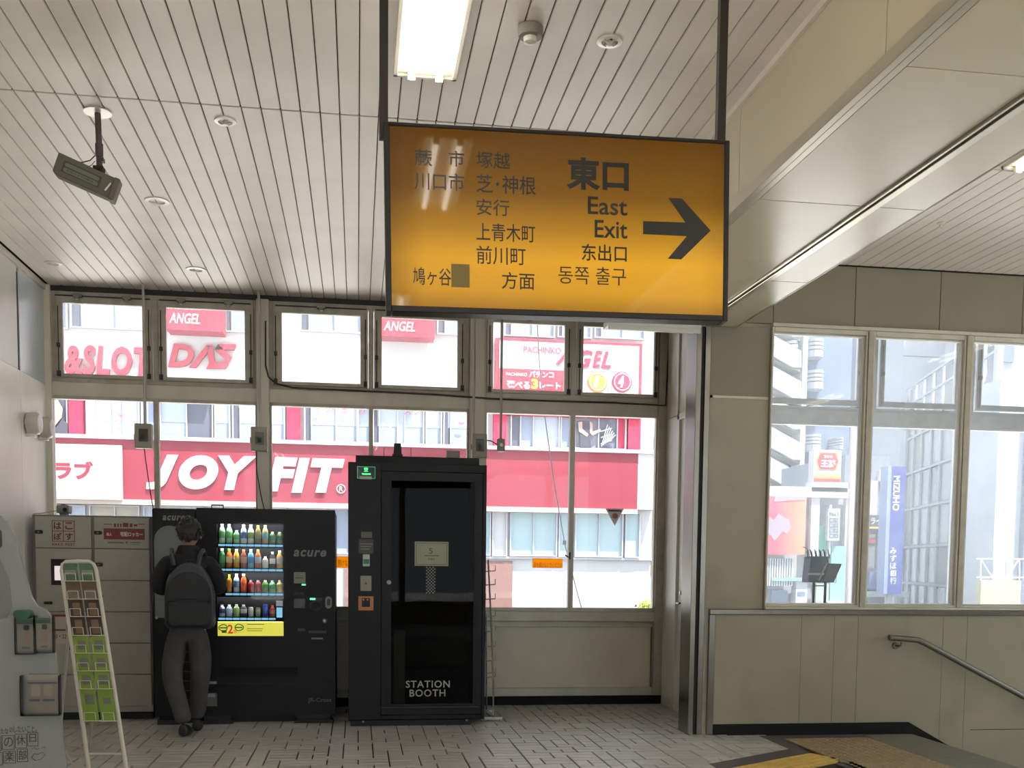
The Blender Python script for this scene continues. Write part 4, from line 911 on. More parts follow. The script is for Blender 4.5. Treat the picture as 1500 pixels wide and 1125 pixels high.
m.build('print_lines', M_grey, pq)
pq = plate(531.5, 812, 541.5, 829.5, mat('card_white', s2l((175, 185, 175)), .4), 'card_notice', bo, YO, .005)
q = PR(532.3, 819, 540.8, 826, YO-.005); MB().box(q[0], YO-.007, q[1], q[2], YO-.005, q[3]).build('green_strip', mat('card_green', s2l((50, 120, 80)), .5), pq)
pq = plate(528, 843.5, 544, 865.5, mat('intercom_grey', s2l((140, 136, 120)), .45), 'intercom', bo, YO, .012)
c = W(536, 854.5, 1, YO-.012); MB().lathe([(.001, -.004), (.01, -.004), (.011, 0)], (c.x, YO-.012, c.z), 'y', 12).build('call_button', mat('button_brown', s2l((90, 60, 44)), .4), pq)
pq = plate(525, 873.5, 547, 894, mat('alarm_orange', s2l((176, 112, 44)), .4), 'alarm_box', bo, YO, .015)
q = PR(530, 876, 542, 889, YO-.015); MB().box(q[0], YO-.019, q[1], q[2], YO-.015, q[3]).build('alarm_window', M_blkm, pq)
for cx in (532.5, 538.5):
    c = W(cx, 878.5, 1, YO-.019); MB().lathe([(.001, -.003), (.007, -.003), (.008, 0)], (c.x, YO-.019, c.z), 'y', 10).build('alarm_button', M_lt, pq)
MB().box(xd-.02, YO-.008, .165, ox1-.05, YO-.004, .170).build('kick_line', M_dgrey, bo)
for px, py in ((532, 1057), (683.5, 1055)):
    c = W(px, py, 1, YO); MB().lathe([(.001, -.008), (.008, -.007), (.01, 0)], (c.x, YO, c.z), 'y', 10).build('bolt', M_sil, bo)
MB().box(ox0+.02, YO+.03, 0, ox1-.12, YO+1.1, .05).build('base', M_blkm, bo)
q = PR(521, 669, 702, 680, YO+.25); MB().box(q[0], YO+.25, ozt-.01, q[2], YO+1.0, q[3]).build('roof_box', M_blk, bo, .005)
RT = q[3]; q = PR(576.5, 649, 588.5, 671, YO+.25)
q = (q[0], RT+.001, q[2], q[3]); t = one('signal_beacon', MB().prism([(q[0], q[1]), (q[2], q[1]), (q[2]-.006, q[3]), (q[0]+.006, q[3])], YO+.26, YO+.33).box(q[0]-.01, YO+.255, q[1], q[2]+.01, YO+.335, q[1]+.02), M_blkm, 'small black wireless unit standing on the booth roof', 'router')
q = PR(654.5, 660, 673.5, 673, YO+.3); one('grey_box', MB().box(q[0], YO+.3, RT+.001, q[2], YO+.42, q[3]), mat('roofbox_grey', s2l((118, 112, 104)), .5), 'small grey box standing on the right of the booth roof', 'box', None, .004)
an = MB()
for px in (562.5, 602): a_ = W(px, 656, 1, YO+.4); b2 = W(px, 671, 1, YO+.4); an.tube([(a_.x, YO+.4, a_.z), (b2.x, YO+.4, b2.z-.02)], .003, 5)
an.build('antenna_rod', M_blkm, bo)

# ---------------------------------------------------------------- wire rack right of the booth
M_wire = mat('chrome_wire', s2l((170, 168, 160)), .25, metal=.8)
wk = thing('wire_rack', 'chrome wire display rack standing edge-on right of the booth', 'rack', (1.2, 9.5, 0))
yw = 9.42
def wp(px, py, y=yw): return W(px, py, 1, y)
MB().tube([wp(715, 820), wp(719, 900), wp(722.5, 1000), wp(722.5, 1053)], .008, 6).tube([wp(712, 900, 9.75), wp(712.5, 1040, 9.75)], .008, 6).build('upright', M_wire, wk)
sh = MB()
for y_ in (836, 856, 877, 902, 924, 946, 967, 985, 991):
    sh = MB(); a_, b2 = wp(711.5, y_+1), wp(725.5, y_); sh.tube([a_, b2], .005, 5); sh.tube([b2, wp(725.5, y_-8)], .004, 5); sh.tube([wp(711.5, y_+1), wp(711.5, y_-8)], .004, 5)
    sh.build('wire_shelf', M_wire, wk)
MB().box(wp(709, 1053).x, yw-.03, .015, wp(735.5, 1053).x, yw+.0, .04).box(wp(722, 1053).x-.012, yw-.02, .015, wp(722, 1053).x+.012, 9.85, .04).box(wp(709, 1053).x, 9.85, .015, wp(730, 1053).x, 9.88, .04).tube([(wp(733, 1053).x, yw-.015, .0), (wp(733, 1053).x, yw-.015, .02)], .012, 8).tube([(wp(711, 1053).x, yw-.015, .0), (wp(711, 1053).x, yw-.015, .02)], .012, 8).tube([(wp(722, 1053).x, 9.86, .0), (wp(722, 1053).x, 9.86, .02)], .012, 8).build('foot_bar', M_wire, wk)

# ---------------------------------------------------------------- the man at the machine
def skin(name, verts, edges, m, parent, lvl=2, loc=None):
    """verts: list of (point, rx, ry); one continuous skin surface"""
    me = bpy.data.meshes.new(name); off = wloc(parent) if parent else Vector((0, 0, 0))
    me.from_pydata([tuple(Vector(v[0])-off) for v in verts], edges, [])
    o = bpy.data.objects.new(name, me); COL.objects.link(o); o.parent = parent; me.materials.append(m)
    sk = o.modifiers.new('skin', 'SKIN'); sk.use_smooth_shade = True; sk.branch_smoothing = .6
    if not me.skin_vertices: me.attributes.new
    for i, v in enumerate(verts):
        sv = me.skin_vertices[0].data[i]; sv.radius = (v[1], v[2] if len(v) > 2 else v[1]); sv.use_root = (i == 0)
    ss = o.modifiers.new('sub', 'SUBSURF'); ss.levels = lvl; ss.render_levels = lvl
    return o
def ensure_skin(me):
    if not me.skin_vertices:
        bpy.context.view_layer.objects.active = None
M_skin = mat('skin_tone', s2l((170, 128, 104)), .5)
M_jack = mat('black_jacket', (.013, .013, .015), .85, noise=.2, nscale=30, bump=.3, bscale=25)
M_trou = mat('grey_trousers', s2l((68, 66, 65)), .85, noise=.15, nscale=10, bump=.3, bscale=14)
M_hair = mat('black_hair', s2l((38, 34, 32)), .55, noise=.4, nscale=40, bump=.8, bscale=70, stretch=(1, 1, .2))
M_shoe = mat('black_shoe', (.012, .011, .011), .45)
px0, py0 = -1.385, 8.86
man = thing('person', 'man in black jacket and grey trousers seen from behind at the machines', 'person', (px0, py0, 0))
J = {'pel': (-1.385, 8.86, .96), 'wai': (-1.383, 8.865, 1.10), 'che': (-1.380, 8.88, 1.30), 'ches': (-1.378, 8.88, 1.42), 'nk': (-1.374, 8.90, 1.53), 'hd': (-1.372, 8.92, 1.60), 'hd2': (-1.372, 8.925, 1.67),
     'sl': (-1.53, 8.88, 1.40), 'el': (-1.625, 8.93, 1.20), 'hl': (-1.49, 9.18, 1.24), 'sr': (-1.225, 8.88, 1.40), 'er': (-1.125, 8.93, 1.21), 'hr': (-1.26, 9.18, 1.25),
     'hpl': (-1.475, 8.86, .90), 'knl': (-1.525, 8.86, .53), 'anl': (-1.415, 8.77, .13), 'hpr': (-1.285, 8.87, .90), 'knr': (-1.29, 8.90, .53), 'anr': (-1.335, 9.06, .13)}
# body under the clothes: one continuous figure with head, arms and legs
bodyv = [(J['pel'], .11, .09), (J['wai'], .105, .08), (J['che'], .12, .085), (J['ches'], .07, .06), (J['nk'], .052, .052), (J['hd'], .055, .06),
         (J['sl'], .03, .03), (J['el'], .036, .036), (J['hl'], .022, .022), (J['sr'], .03, .03), (J['er'], .036, .036), (J['hr'], .022, .022),
         (J['hpl'], .07, .07), (J['knl'], .05, .05), (J['anl'], .034, .034), (J['hpr'], .07, .07), (J['knr'], .05, .05), (J['anr'], .034, .034)]
E1 = [(0, 1), (1, 2), (2, 3), (3, 4), (4, 5), (3, 6), (6, 7), (7, 8), (3, 9), (9, 10), (10, 11), (0, 12), (12, 13), (13, 14), (0, 15), (15, 16), (16, 17)]
M_body = M_skin
def make_skin(*a, **k): return skin(*a, **k)
def blobhead(c, m, parent):
    """head: ellipsoid grid shaped with jaw, nose, eye sockets and mouth; the face looks towards +Y and slightly down"""
    vs = []; fs = []; n, k = 24, 18
    for i in range(k+1):
        ph = PI*i/k
        for j in range(n):
            t = 2*PI*j/n; x, y, z = math.sin(ph)*math.cos(t), math.sin(ph)*math.sin(t), math.cos(ph)
            sx, sy, sz = .082, .102, .124
            if z < 0: sx *= 1-.28*(-z)**1.3; 
            if z < -.2 and y < 0: sy *= 1-.30*(-z-.2)
            X, Y_, Z_ = x*sx, y*sy, z*sz
            if y > .8 and abs(x) < .22: Y_ += .020*math.exp(-((z+.18)/.16)**2)*math.exp(-(x/.12)**2)
            if y > .5: Y_ -= .010*math.exp(-((z-.06)/.10)**2)*math.exp(-((abs(x)-.36)/.14)**2)
            if y > .8: Y_ += .006*math.exp(-((z+.52)/.06)**2)*math.exp(-(x/.3)**2)
            vs.append((X, Y_, Z_))
    for i in range(k):
        for j in range(n): fs.append((i*n+j, (i+1)*n+j, (i+1)*n+(j+1) % n, i*n+(j+1) % n))
    R = Matrix.Rotation(math.radians(-10), 3, 'X') @ Matrix.Rotation(math.radians(0), 3, 'Z')
    mb = MB().add([R @ Vector(v) + Vector(c) for v in vs], fs, True); return mb
hc = Vector((-1.372, 8.925, 1.666))
body = skin('body', bodyv, E1, M_skin, man)
blobhead(hc, M_skin, man).build('head', M_skin, man)
for s_ in (-1, 1):
    MB().lathe([(.001, -.008), (.022, -.006), (.03, .0), (.022, .008), (.001, .006)], (hc.x+s_*.090, hc.y-.0, hc.z-.014), 'x', 12, .65, 1.1).build('ear', M_skin, man)
    MB().lathe([(.001, -.004), (.011, 0), (.001, .006)], (hc.x+s_*.03, hc.y+.082, hc.z+.0), 'y', 10).build('eye', M_shoe, man)
# hands: palm, four fingers and a thumb each, reaching to the machine buttons
for s_, hk in ((-1, 'hl'), (1, 'hr')):
    w0 = Vector(J[hk]); hv = [(w0, .021, .017), (w0+Vector((s_*.0, .045, .012)), .030, .014), (w0+Vector((0, .085, .016)), .034, .012)]; he = [(0, 1), (1, 2)]
    for q_, (fx, ln) in enumerate(((-.028, .060), (-.010, .070), (.009, .066), (.027, .052))):
        b0 = w0+Vector((fx, .092, .018)); i0 = len(hv)
        hv += [(b0, .009, .009), (b0+Vector((0, ln*.5, .002)), .0082, .0082), (b0+Vector((0, ln*.85, -.016)), .007, .007)]; he += [(2, i0), (i0, i0+1), (i0+1, i0+2)]
    i0 = len(hv); hv += [(w0+Vector((-s_*-.0-s_*.035, .045, .006)), .010, .010), (w0+Vector((-s_*.052, .075, .0)), .009, .009), (w0+Vector((-s_*.055, .10, -.006)), .008, .008)]; he += [(1, i0), (i0, i0+1), (i0+1, i0+2)]
    skin('hand', hv, he, M_skin, man, 1)
# hair cap: crown and back of the head, ragged lower edge, tufts on top
vs = []; fs = []; n, k = 40, 16
for i in range(k+1):
    for j in range(n):
        t = 2*PI*j/n; front = max(0, math.sin(t))
        phm = PI*(.80-.38*front-.10*abs(math.cos(t))+.015*math.sin(9*t))
        ph = phm*i/k; x, y, z = math.sin(ph)*math.cos(t), math.sin(ph)*math.sin(t), math.cos(ph)
        nz = mnoise.noise(Vector((x*3.2, y*3.2, z*2.2)))*.012 + mnoise.noise(Vector((x*9, y*9, z*5)))*.006
        f_ = 1.0 if i < k else .93
        sx = .098 if z > 0 else .098-.030*(-z)
        vs.append(Vector((x*(sx+nz), y*(.116+nz)-.004, z*(.132+nz*1.4)+.006))*f_)
for i in range(k):
    for j in range(n): fs.append((i*n+j, (i+1)*n+j, (i+1)*n+(j+1) % n, i*n+(j+1) % n))
hr = MB().add([Matrix.Rotation(math.radians(-10), 3, 'X') @ v + hc for v in vs], fs, True)
rh = random.Random(3)
for q_ in range(170):
    a, b_ = rh.uniform(0, 2*PI), rh.uniform(.0, 1.9)
    d = Vector((math.sin(b_)*math.cos(a), math.sin(b_)*math.sin(a), math.cos(b_))); d.y = min(d.y, .5)
    p0 = Matrix.Rotation(math.radians(-10), 3, 'X') @ Vector((d.x*.095, d.y*.113, d.z*.13)) + hc
    dr_ = (d*.5+Vector((rh.uniform(-.5, .5), -.25, rh.uniform(-.6, .35)))).normalized(); L_ = rh.uniform(.018, .034)
    hr.tube([p0, p0+dr_*L_*.6+Vector((0, 0, .002)), p0+dr_*L_+Vector((0, 0, -.004))], [.0065, .005, .001], 4)
hr.build('hair', M_hair, man)
MB().lathe([(.100, -.03), (.086, .02), (.078, .06), (.076, .088), (.070, .090), (.066, .06)], (-1.374, 8.905, 1.478), 'z', 20, 1, 1.0).build('collar', M_jack, man)
jv = [(J['pel'], .155, .115), (J['wai'], .155, .115), (J['che'], .165, .12), ((-1.379, 8.88, 1.41), .13, .105), ((-1.376, 8.895, 1.50), .080, .078), ((-1.374, 8.91, 1.565), .066, .068),
      ((-1.545, 8.88, 1.44), .076, .07), ((-1.608, 8.89, 1.31), .070, .068), ((-1.628, 8.93, 1.20), .060, .060), ((-1.57, 9.05, 1.20), .054, .054), ((-1.50, 9.16, 1.235), .040, .040),
      ((-1.210, 8.88, 1.44), .076, .07), ((-1.147, 8.89, 1.31), .070, .068), ((-1.125, 8.93, 1.21), .060, .060), ((-1.18, 9.05, 1.21), .054, .054), ((-1.25, 9.16, 1.245), .040, .040)]
je = [(0, 1), (1, 2), (2, 3), (3, 4), (4, 5), (3, 6), (6, 7), (7, 8), (8, 9), (9, 10), (3, 11), (11, 12), (12, 13), (13, 14), (14, 15)]
skin('jacket', jv, je, M_jack, man)
tv = [((-1.382, 8.865, .98), .155, .12), ((-1.384, 8.865, .90), .155, .125), ((-1.468, 8.86, .80), .108, .112), ((-1.515, 8.865, .55), .088, .092), ((-1.50, 8.83, .42), .076, .084), ((-1.445, 8.79, .26), .068, .076), ((-1.405, 8.775, .10), .060, .072),
      ((-1.298, 8.87, .80), .108, .112), ((-1.285, 8.89, .55), .088, .092), ((-1.31, 8.95, .36), .072, .080), ((-1.345, 9.03, .10), .060, .074)]
te = [(0, 1), (1, 2), (2, 3), (3, 4), (4, 5), (5, 6), (1, 7), (7, 8), (8, 9), (9, 10)]
skin('trousers', tv, te, M_trou, man)
for a, (hx, hy, dx, dy, zh) in enumerate(((-1.412, 8.72, .03, .235, 0), (-1.34, 9.0, -.02, .235, 0))):
    m = MB(); pr = []
    for k_ in range(9):
        t = k_/8; w_ = .045*math.sin(PI*min(1, .18+t*.9))**.5+.004; h_ = .085*(1-t)**.7+.035
        c0 = Vector((hx+dx*t, hy+dy*t, 0)); pr.append((c0, w_, h_))
    vs = []; fs = []
    for c0, w_, h_ in pr: vs += [c0+Vector((-w_, 0, 0)), c0+Vector((-w_, 0, h_*.5)), c0+Vector((-w_*.55, 0, h_)), c0+Vector((w_*.55, 0, h_)), c0+Vector((w_, 0, h_*.5)), c0+Vector((w_, 0, 0))]
    for i in range(8):
        for j in range(6): fs.append((i*6+j, i*6+(j+1) % 6, (i+1)*6+(j+1) % 6, (i+1)*6+j))
    fs += [(5, 4, 3, 2, 1, 0), tuple(48+j for j in range(6))]
    o = m.add(vs, fs, True).build('shoe', M_shoe, man)
    ss = o.modifiers.new('s', 'SUBSURF'); ss.levels = 1; ss.render_levels = 1
# backpack
M_bp = mat('backpack_black', (.012, .012, .014), .6, noise=.15, bump=.2, bscale=80)
M_bpg = mat('backpack_grey', s2l((52, 52, 58)), .5, noise=.1)
bp = thing('backpack', "black backpack with grey top panel on the man's back", 'backpack', (-1.365, 8.70, .93))
def arch(x0, z0, x1, z1, rtop, n=9):
    cx, w = (x0+x1)/2, (x1-x0)/2
    return [(x0, z0+.03), (x0+.03, z0), (x1-.03, z0), (x1, z0+.03)]+[(cx+w*math.cos(PI*k/(2*n)*1.0), z1-rtop+rtop*math.sin(PI*k/(2*n))) for k in range(n+1)]+[(cx-w*math.cos(PI*(n-k)/(2*n)), z1-rtop+rtop*math.sin(PI*(n-k)/(2*n))) for k in range(1, n+1)]
q = PR(241.5, 824, 314, 921, 8.7); bx0, bz0, bx1, bz1 = q
MB().prism(arch(bx0, bz0, bx1, bz1, .30), 8.66, 8.785).build('pack', M_bpg, bp, .018, 3)
MB().prism(arch(bx0+.016, bz0+.012, bx1-.016, bz1-.075, .20), 8.642, 8.67).build('back_panel', M_bp, bp, .010, 2)
MB().prism(arch(bx0+.03, bz0+.02, bx1-.025, bz0+.245, .04), 8.60, 8.66).build('front_pocket', M_bp, bp, .018, 3)
MB().tube([(bx0+.04, 8.60, bz0+.235), ((bx0+bx1)/2, 8.598, bz0+.232), (bx1-.035, 8.60, bz0+.238)], .004, 6).build('zip', M_bpg, bp)
for s_, x_ in ((-1, -1.475), (1, -1.285)):
    MB().tube([(x_, 8.79, 1.40), (x_-(-s_)*.018, 8.80, 1.49), (x_+s_*.03, 8.86, 1.525), (x_+s_*.035, 8.93, 1.49), (x_+s_*.04, 9.0, 1.38)], .020, 8).build('strap', M_bpg, bp)
MB().tube([((bx0+bx1)/2-.04, 8.75, bz1-.02), ((bx0+bx1)/2-.03, 8.755, bz1+.02), ((bx0+bx1)/2+.03, 8.755, bz1+.02), ((bx0+bx1)/2+.04, 8.75, bz1-.02)], .008, 6).build('grab_handle', M_bp, bp)

# ---------------------------------------------------------------- brochure rack (white tube frame)
M_tubew = mat('white_tube', s2l((202, 196, 182)), .4)
TL, TR, BL, BR = W(89, 824, 1, 6.4), W(139, 824, 1, 6.4), W(130, 1125, 1, 6.05), W(185, 1125, 1, 6.05)
def ext(a, b): t = a.z/(a.z-b.z); return a+(b-a)*t
FL, FR = ext(TL, BL), ext(TR, BR)
rk = thing('brochure_rack', 'white tube brochure rack with two columns of leaflets in front of the lockers', 'rack', ((FL+FR)/2))
def RK(u, y, d=0.):
    v = (y-824)/301; a = TL.lerp(BL, v); b_ = TR.lerp(BR, v); return a.lerp(b_, u)+RN*d
RN = ((TR-TL).cross(BL-TL)).normalized()
if RN.y > 0: RN = -RN
c1, c2 = RK(.12, 822), RK(.88, 822)
MB().tube([FL, RK(0, 1000), RK(0, 850), RK(.0, 836), RK(.05, 827), RK(.16, 823), RK(.5, 822.5), RK(.84, 823), RK(.95, 827), RK(1, 836), RK(1, 850), RK(1, 1000), FR], .0125, 8).build('front_frame', M_tubew, rk)
bl, br = W(87, 1092, 2, .0), W(131, 1100, 2, .0)
MB().tube([RK(.05, 900, -.02), bl], .009, 8).tube([RK(.95, 900, -.02), br], .009, 8).tube([bl+Vector((0, 0, .02)), br+Vector((0, 0, .02))], .006, 6).build('rear_leg', M_tubew, rk)
MB().tube([RK(0, 1105), RK(1, 1105)], .007, 6).tube([FL.lerp(TL, .06), bl.lerp(RK(.05, 900), .06)], .006, 6).build('brace', M_tubew, rk)
def slab(mb, P, d0, d1):
    vs = [p+RN*d0 for p in P]+[p+RN*d1 for p in P]
    return mb.add(vs, [(0, 1, 2, 3), (7, 6, 5, 4), (0, 4, 5, 1), (1, 5, 6, 2), (2, 6, 7, 3), (3, 7, 4, 0)])
rowsy = [(826, 855, 'green'), (853, 882, 'brown'), (879, 908, 'dark'), (904, 936, 'dark'), (932, 962, 'lime'), (958, 988, 'lime'), (983, 1014, 'lime'), (1009, 1060, 'lime')]
LC = {'green': (s2l((74, 104, 78)), s2l((122, 134, 112))), 'brown': (s2l((96, 76, 54)), s2l((120, 112, 94))), 'dark': (s2l((60, 44, 38)), s2l((122, 96, 72))), 'lime': (s2l((124, 152, 52)), s2l((112, 112, 100)))}
rn = ['topmost', 'second', 'third', 'fourth', 'fifth', 'sixth', 'seventh', 'lowest']
ld = {'green': 'dark green leaflet', 'brown': 'brown and cream leaflet', 'dark': 'dark brown leaflet with a portrait', 'lime': 'lime green leaflet'}
for ri, (ya, yb2, kd) in enumerate(rowsy):
    for ci, (ua, ub) in enumerate(((.06, .47), (.53, .95))):
        ja = rh.uniform(-.02, .02)
        P = [RK(ua+ja, ya), RK(ub+ja, ya+rh.uniform(-1, 1)), RK(ub, yb2), RK(ua, yb2)]
        cen = sum(P, Vector())/4
        m1 = slab(MB(), P, .004, .010)
        o = m1.build('leaflet', mat('leaflet_'+kd, LC[kd][0], .5, noise=.08))
        tag(o, '%s in the %s row of the white rack, %s column' % (ld[kd], rn[ri], ('left', 'right')[ci]), 'leaflet', 'leaflets in the brochure rack')
        def inner(a, b_, c_, d_):
            return [P[0].lerp(P[1], a).lerp(P[3].lerp(P[2], a), b_), P[0].lerp(P[1], c_).lerp(P[3].lerp(P[2], c_), b_), P[0].lerp(P[1], c_).lerp(P[3].lerp(P[2], c_), d_), P[0].lerp(P[1], a).lerp(P[3].lerp(P[2], a), d_)]
        I = {'green': (.1, .35, .9, .62), 'brown': (.12, .45, .9, .9), 'dark': (.28, .22, .78, .85), 'lime': (.25, .3, .85, .75)}[kd]
        if kd == 'lime' and ri == 7: I = (.3, .32, .8, .5) if ci else (.25, .2, .85, .5)
        slab(MB(), inner(*I), .0101, .0112).build('print', mat('print_'+kd, LC[kd][1], .5, noise=.15, nscale=30), o)
    w_ = MB().tube([RK(0, yb2-2, .0), RK(.02, yb2-1, .026), RK(.98, yb2-1, .026), RK(1, yb2-2, .0)], .0028, 5)
    for u_ in (.10, .40, .60, .90): w_.tube([RK(u_, yb2-1, .026), RK(u_, yb2-13, .022)], .0024, 5)
    w_.tube([RK(.10, yb2-13, .022), RK(.40, yb2-13, .022)], .0024, 5).tube([RK(.6, yb2-13, .022), RK(.9, yb2-13, .022)], .0024, 5)
    w_.build('wire_pocket', M_tubew, rk)

# ---------------------------------------------------------------- grey standee at the left edge
YD = 5.0
M_std = mat('standee_grey', s2l((138, 140, 138)), .5, noise=.04)
sil = [(-180, 745), (-40, 742), (0, 755), (9, 763), (20, 786), (30, 818), (38, 848), (46, 874), (54, 888), (68, 894), (75, 904), (79, 935), (84, 985), (90, 1060), (97, 1125)]
pts = [(W(a, b_, 1, YD).x, W(a, b_, 1, YD).z) for a, b_ in sil]; last = pts[-1]; pts.append((last[0]+.045, .0)); pts.append((pts[0][0]-.03, 0.)); pts = pts[::-1]
sd = thing('standee', 'pale grey cut-out advertising board with leaflet pockets at the left edge', 'sign', (-1.7, YD, 0))
MB().prism(pts, YD, YD+.02).build('board', M_std, sd)
MB().prism([(a*1.0+.0, b_) for a, b_ in [(-1.85, 0), (-1.5, 0), (-1.6, .9), (-1.8, .9)]], YD+.02, YD+.03).box(-1.8, YD+.02, 0, -1.55, YD+.35, .012).build('rear_support', M_std, sd)
mk = mat('figure_shade', s2l((118, 118, 114)), .5)
ar_ = [(-30, 800), (0, 818), (14, 850), (18, 890), (10, 905), (-30, 915)]
MB().prism([(W(a, b_, 1, YD).x, W(a, b_, 1, YD).z) for a, b_ in ar_][::-1], YD-.0015, YD).build('printed_figure', mk, sd)
q = PR(-12, 775, 3, 803, YD); MB().rrect(q[0], q[1], q[2], q[3], .015, YD-.0015, YD).build('printed_hair', mat('figure_dark', s2l((56, 54, 52)), .5), sd)
M_si = mat('standee_ink', s2l((58, 58, 58)), .5)
for s_, r_ in (('たな', (1, 1067, 12, 1075)), ('の', (14, 1066, 19, 1073)), ('したいこと｡', (20, 1063, 54, 1073)), ('の', (6, 1080, 19, 1094)), ('休', (24, 1077, 37, 1091)), ('日', (43, 1075, 53, 1087)), ('楽', (7, 1101, 21, 1115)), ('部', (27, 1099, 39, 1113))):
    text('lettering', s_, PR(*r_, YD), YD-.0005, M_si, sd, .0, ex=.001)
m = MB()
for x0, y0, x1, y1 in ((3, 1077, 21, 1098), (22, 1075, 39, 1096), (40, 1073, 56, 1093), (5, 1100, 23, 1118), (25, 1097, 41, 1116), (-16, 1079, 2, 1100), (-14, 1102, 4, 1121)):
    q = PR(x0, y0, x1, y1, YD); m.frame(q[0], q[1], q[2], q[3], .002, YD-.0015, YD)
m.build('letter_box', M_si, sd)
m = MB(); cc = [(46, 1110), (52, 1114), (60, 1112), (66, 1106), (62, 1102), (55, 1105), (50, 1104)]
m.tube([W(a, b_, 1, YD-.001) for a, b_ in cc+[cc[0]]], .0012, 4).tube([W(a, b_, 1, YD-.001) for a, b_ in ((46, 1098), (50, 1095), (54, 1098), (58, 1096))], .0012, 4).tube([W(a, b_, 1, YD-.001) for a, b_ in ((61, 1096), (64, 1094), (67, 1096))], .0012, 4)
m.build('doodle', M_si, sd)
M_clear = glass_mat('clear_plastic', .05, gloss=.05)
M_lg = mat('leaflet_green_band', s2l((58, 92, 74)), .5)
M_lp = mat('leaflet_pale', s2l((142, 134, 122)), .5, noise=.08)
def pocket(x0, y0, x1, y1, nm, lab):
    q = PR(x0, y0, x1, y1, YD-.05); t = thing(nm, lab, 'holder', ((q[0]+q[2])/2, YD-.03, q[1]))
    MB().box(q[0]-.006, YD-.052, q[1]-.006, q[2]+.006, YD-.048, q[3]-.02).box(q[0]-.006, YD-.048, q[1]-.006, q[2]+.006, YD, q[1]-.002).box(q[0]-.006, YD-.048, q[1]-.002, q[0]-.003, YD, q[3]).box(q[2]+.003, YD-.048, q[1]-.002, q[2]+.006, YD, q[3]).build('holder', M_clear, t)
    return t
def std_leaf(x0, y0, x1, y1, lab, kind):
    q = PR(x0, y0, x1, y1, YD-.045); w, h = q[2]-q[0], q[3]-q[1]
    o = MB().box(q[0], YD-.046, q[1], q[2], YD-.004, q[3]).build('leaflet', M_lp); tag(o, lab, 'leaflet')
    if kind == 0:
        MB().box(q[0], YD-.0475, q[3]-h*.17, q[2], YD-.046, q[3]).build('green_band', M_lg, o)
        MB().prism([(q[0]+w*.35, q[1]+h*.25), (q[0]+w*.85, q[1]+h*.25), (q[0]+w*.82, q[1]+h*.55), (q[0]+w*.72, q[1]+h*.68), (q[0]+w*.5, q[1]+h*.68), (q[0]+w*.42, q[1]+h*.5)], YD-.0475, YD-.046).build('print_figure', mat('print_skin', s2l((150, 126, 106)), .5), o)
        MB().rrect(q[0]+w*.42, q[1]+h*.64, q[0]+w*.78, q[1]+h*.80, w*.1, YD-.0482, YD-.0475).build('print_hair', M_si, o)
        MB().box(q[0]+w*.3, YD-.0475, q[1]+h*.07, q[0]+w*.8, YD-.046, q[1]+h*.14).build('print_line', mat('line_grey', s2l((110, 108, 100)), .5), o)
    else:
        m = MB()
        for k in range(2):
            a = q[0]+w*(.12+.42*k); m.rrect(a, q[1]+h*.44, a+w*.30, q[1]+h*.74, w*.05, YD-.0475, YD-.046)
        m.build('print_figure', mat('print_skin2', s2l((168, 150, 132)), .5), o)
        MB().box(q[0], YD-.0475, q[3]-h*.24, q[2], YD-.046, q[3]-h*.20).box(q[0]+w*.05, YD-.0475, q[1]+h*.30, q[0]+w*.4, YD-.046, q[1]+h*.36).box(q[0]+w*.5, YD-.0475, q[1]+h*.30, q[0]+w*.9, YD-.046, q[1]+h*.36).build('print_blue', mat('print_navy', s2l((86, 92, 108)), .5), o)
        MB().box(q[0]+w*.02, YD-.0475, q[1]+h*.06, q[2]-w*.05, YD-.046, q[1]+h*.22).build('print_tan', mat('print_tan2', s2l((150, 138, 118)), .5), o)
    return o
pocket(23, 902, 49, 957, 'leaflet_holder', 'clear leaflet pocket on the grey board, upper left one'); std_leaf(25, 906, 48.5, 954, 'leaflet with green band and portrait in the left upper pocket', 0)
pocket(51, 902, 75, 955, 'leaflet_holder', 'clear leaflet pocket on the grey board, upper right one'); std_leaf(53, 905, 74, 952, 'leaflet with green band and portrait in the right upper pocket', 0)
pocket(31, 990, 84, 1047, 'leaflet_holder', 'clear wide leaflet pocket low on the grey board'); std_leaf(41, 988, 84, 1044, 'wide pale leaflet in the lower pocket of the grey board', 1)
q = PR(20, 893.5, 45, 906, YD-.05); sd_ = one('green_clip', MB().rrect(q[0], q[1], q[2], q[3], .02, YD-.06, YD), mat('clip_green', s2l((40, 84, 62)), .4), 'dark green rounded clip above the left upper leaflet pocket', 'clip')

# ---------------------------------------------------------------- handrail on the stair wall
M_rail = mat('handrail_steel', s2l((118, 114, 105)), .28, metal=.9)
YH = YR-.09
t = thing('handrail', 'round steel handrail going down the stairs along the wall', 'handrail', (4.6, YH, .8))
p0, p1, p2 = W(1303, 934, 1, YH), W(1345, 937, 1, YH), W(1500, 1021, 1, YH); p3 = p1+(p2-p1)*4
cv = [p0, p1-Vector((.04, 0, 0)), p1+Vector((.0, 0, -.004)), p1+(p2-p1)*.06, p2, p3]
MB().tube(cv, .025, 14).build('rail', M_rail, t)
MB().lathe([(.001, -.004), (.024, -.003), (.024, .004), (.001, .004)], (p0.x, YH, p0.z), 'x', 16).build('end_cap', M_steel, t)
for pp in (W(1320, 941, 1, YH), p1+(p2-p1)*1.5, p1+(p2-p1)*2.8):
    MB().tube([(pp.x, YH, pp.z+.0), (pp.x, YH, pp.z-.03), (pp.x, YR-.01, pp.z-.035)], .008, 8).lathe([(.001, -.012), (.03, -.01), (.032, 0)], (pp.x, YR, pp.z-.035), 'y', 16).build('bracket', M_rail, t)

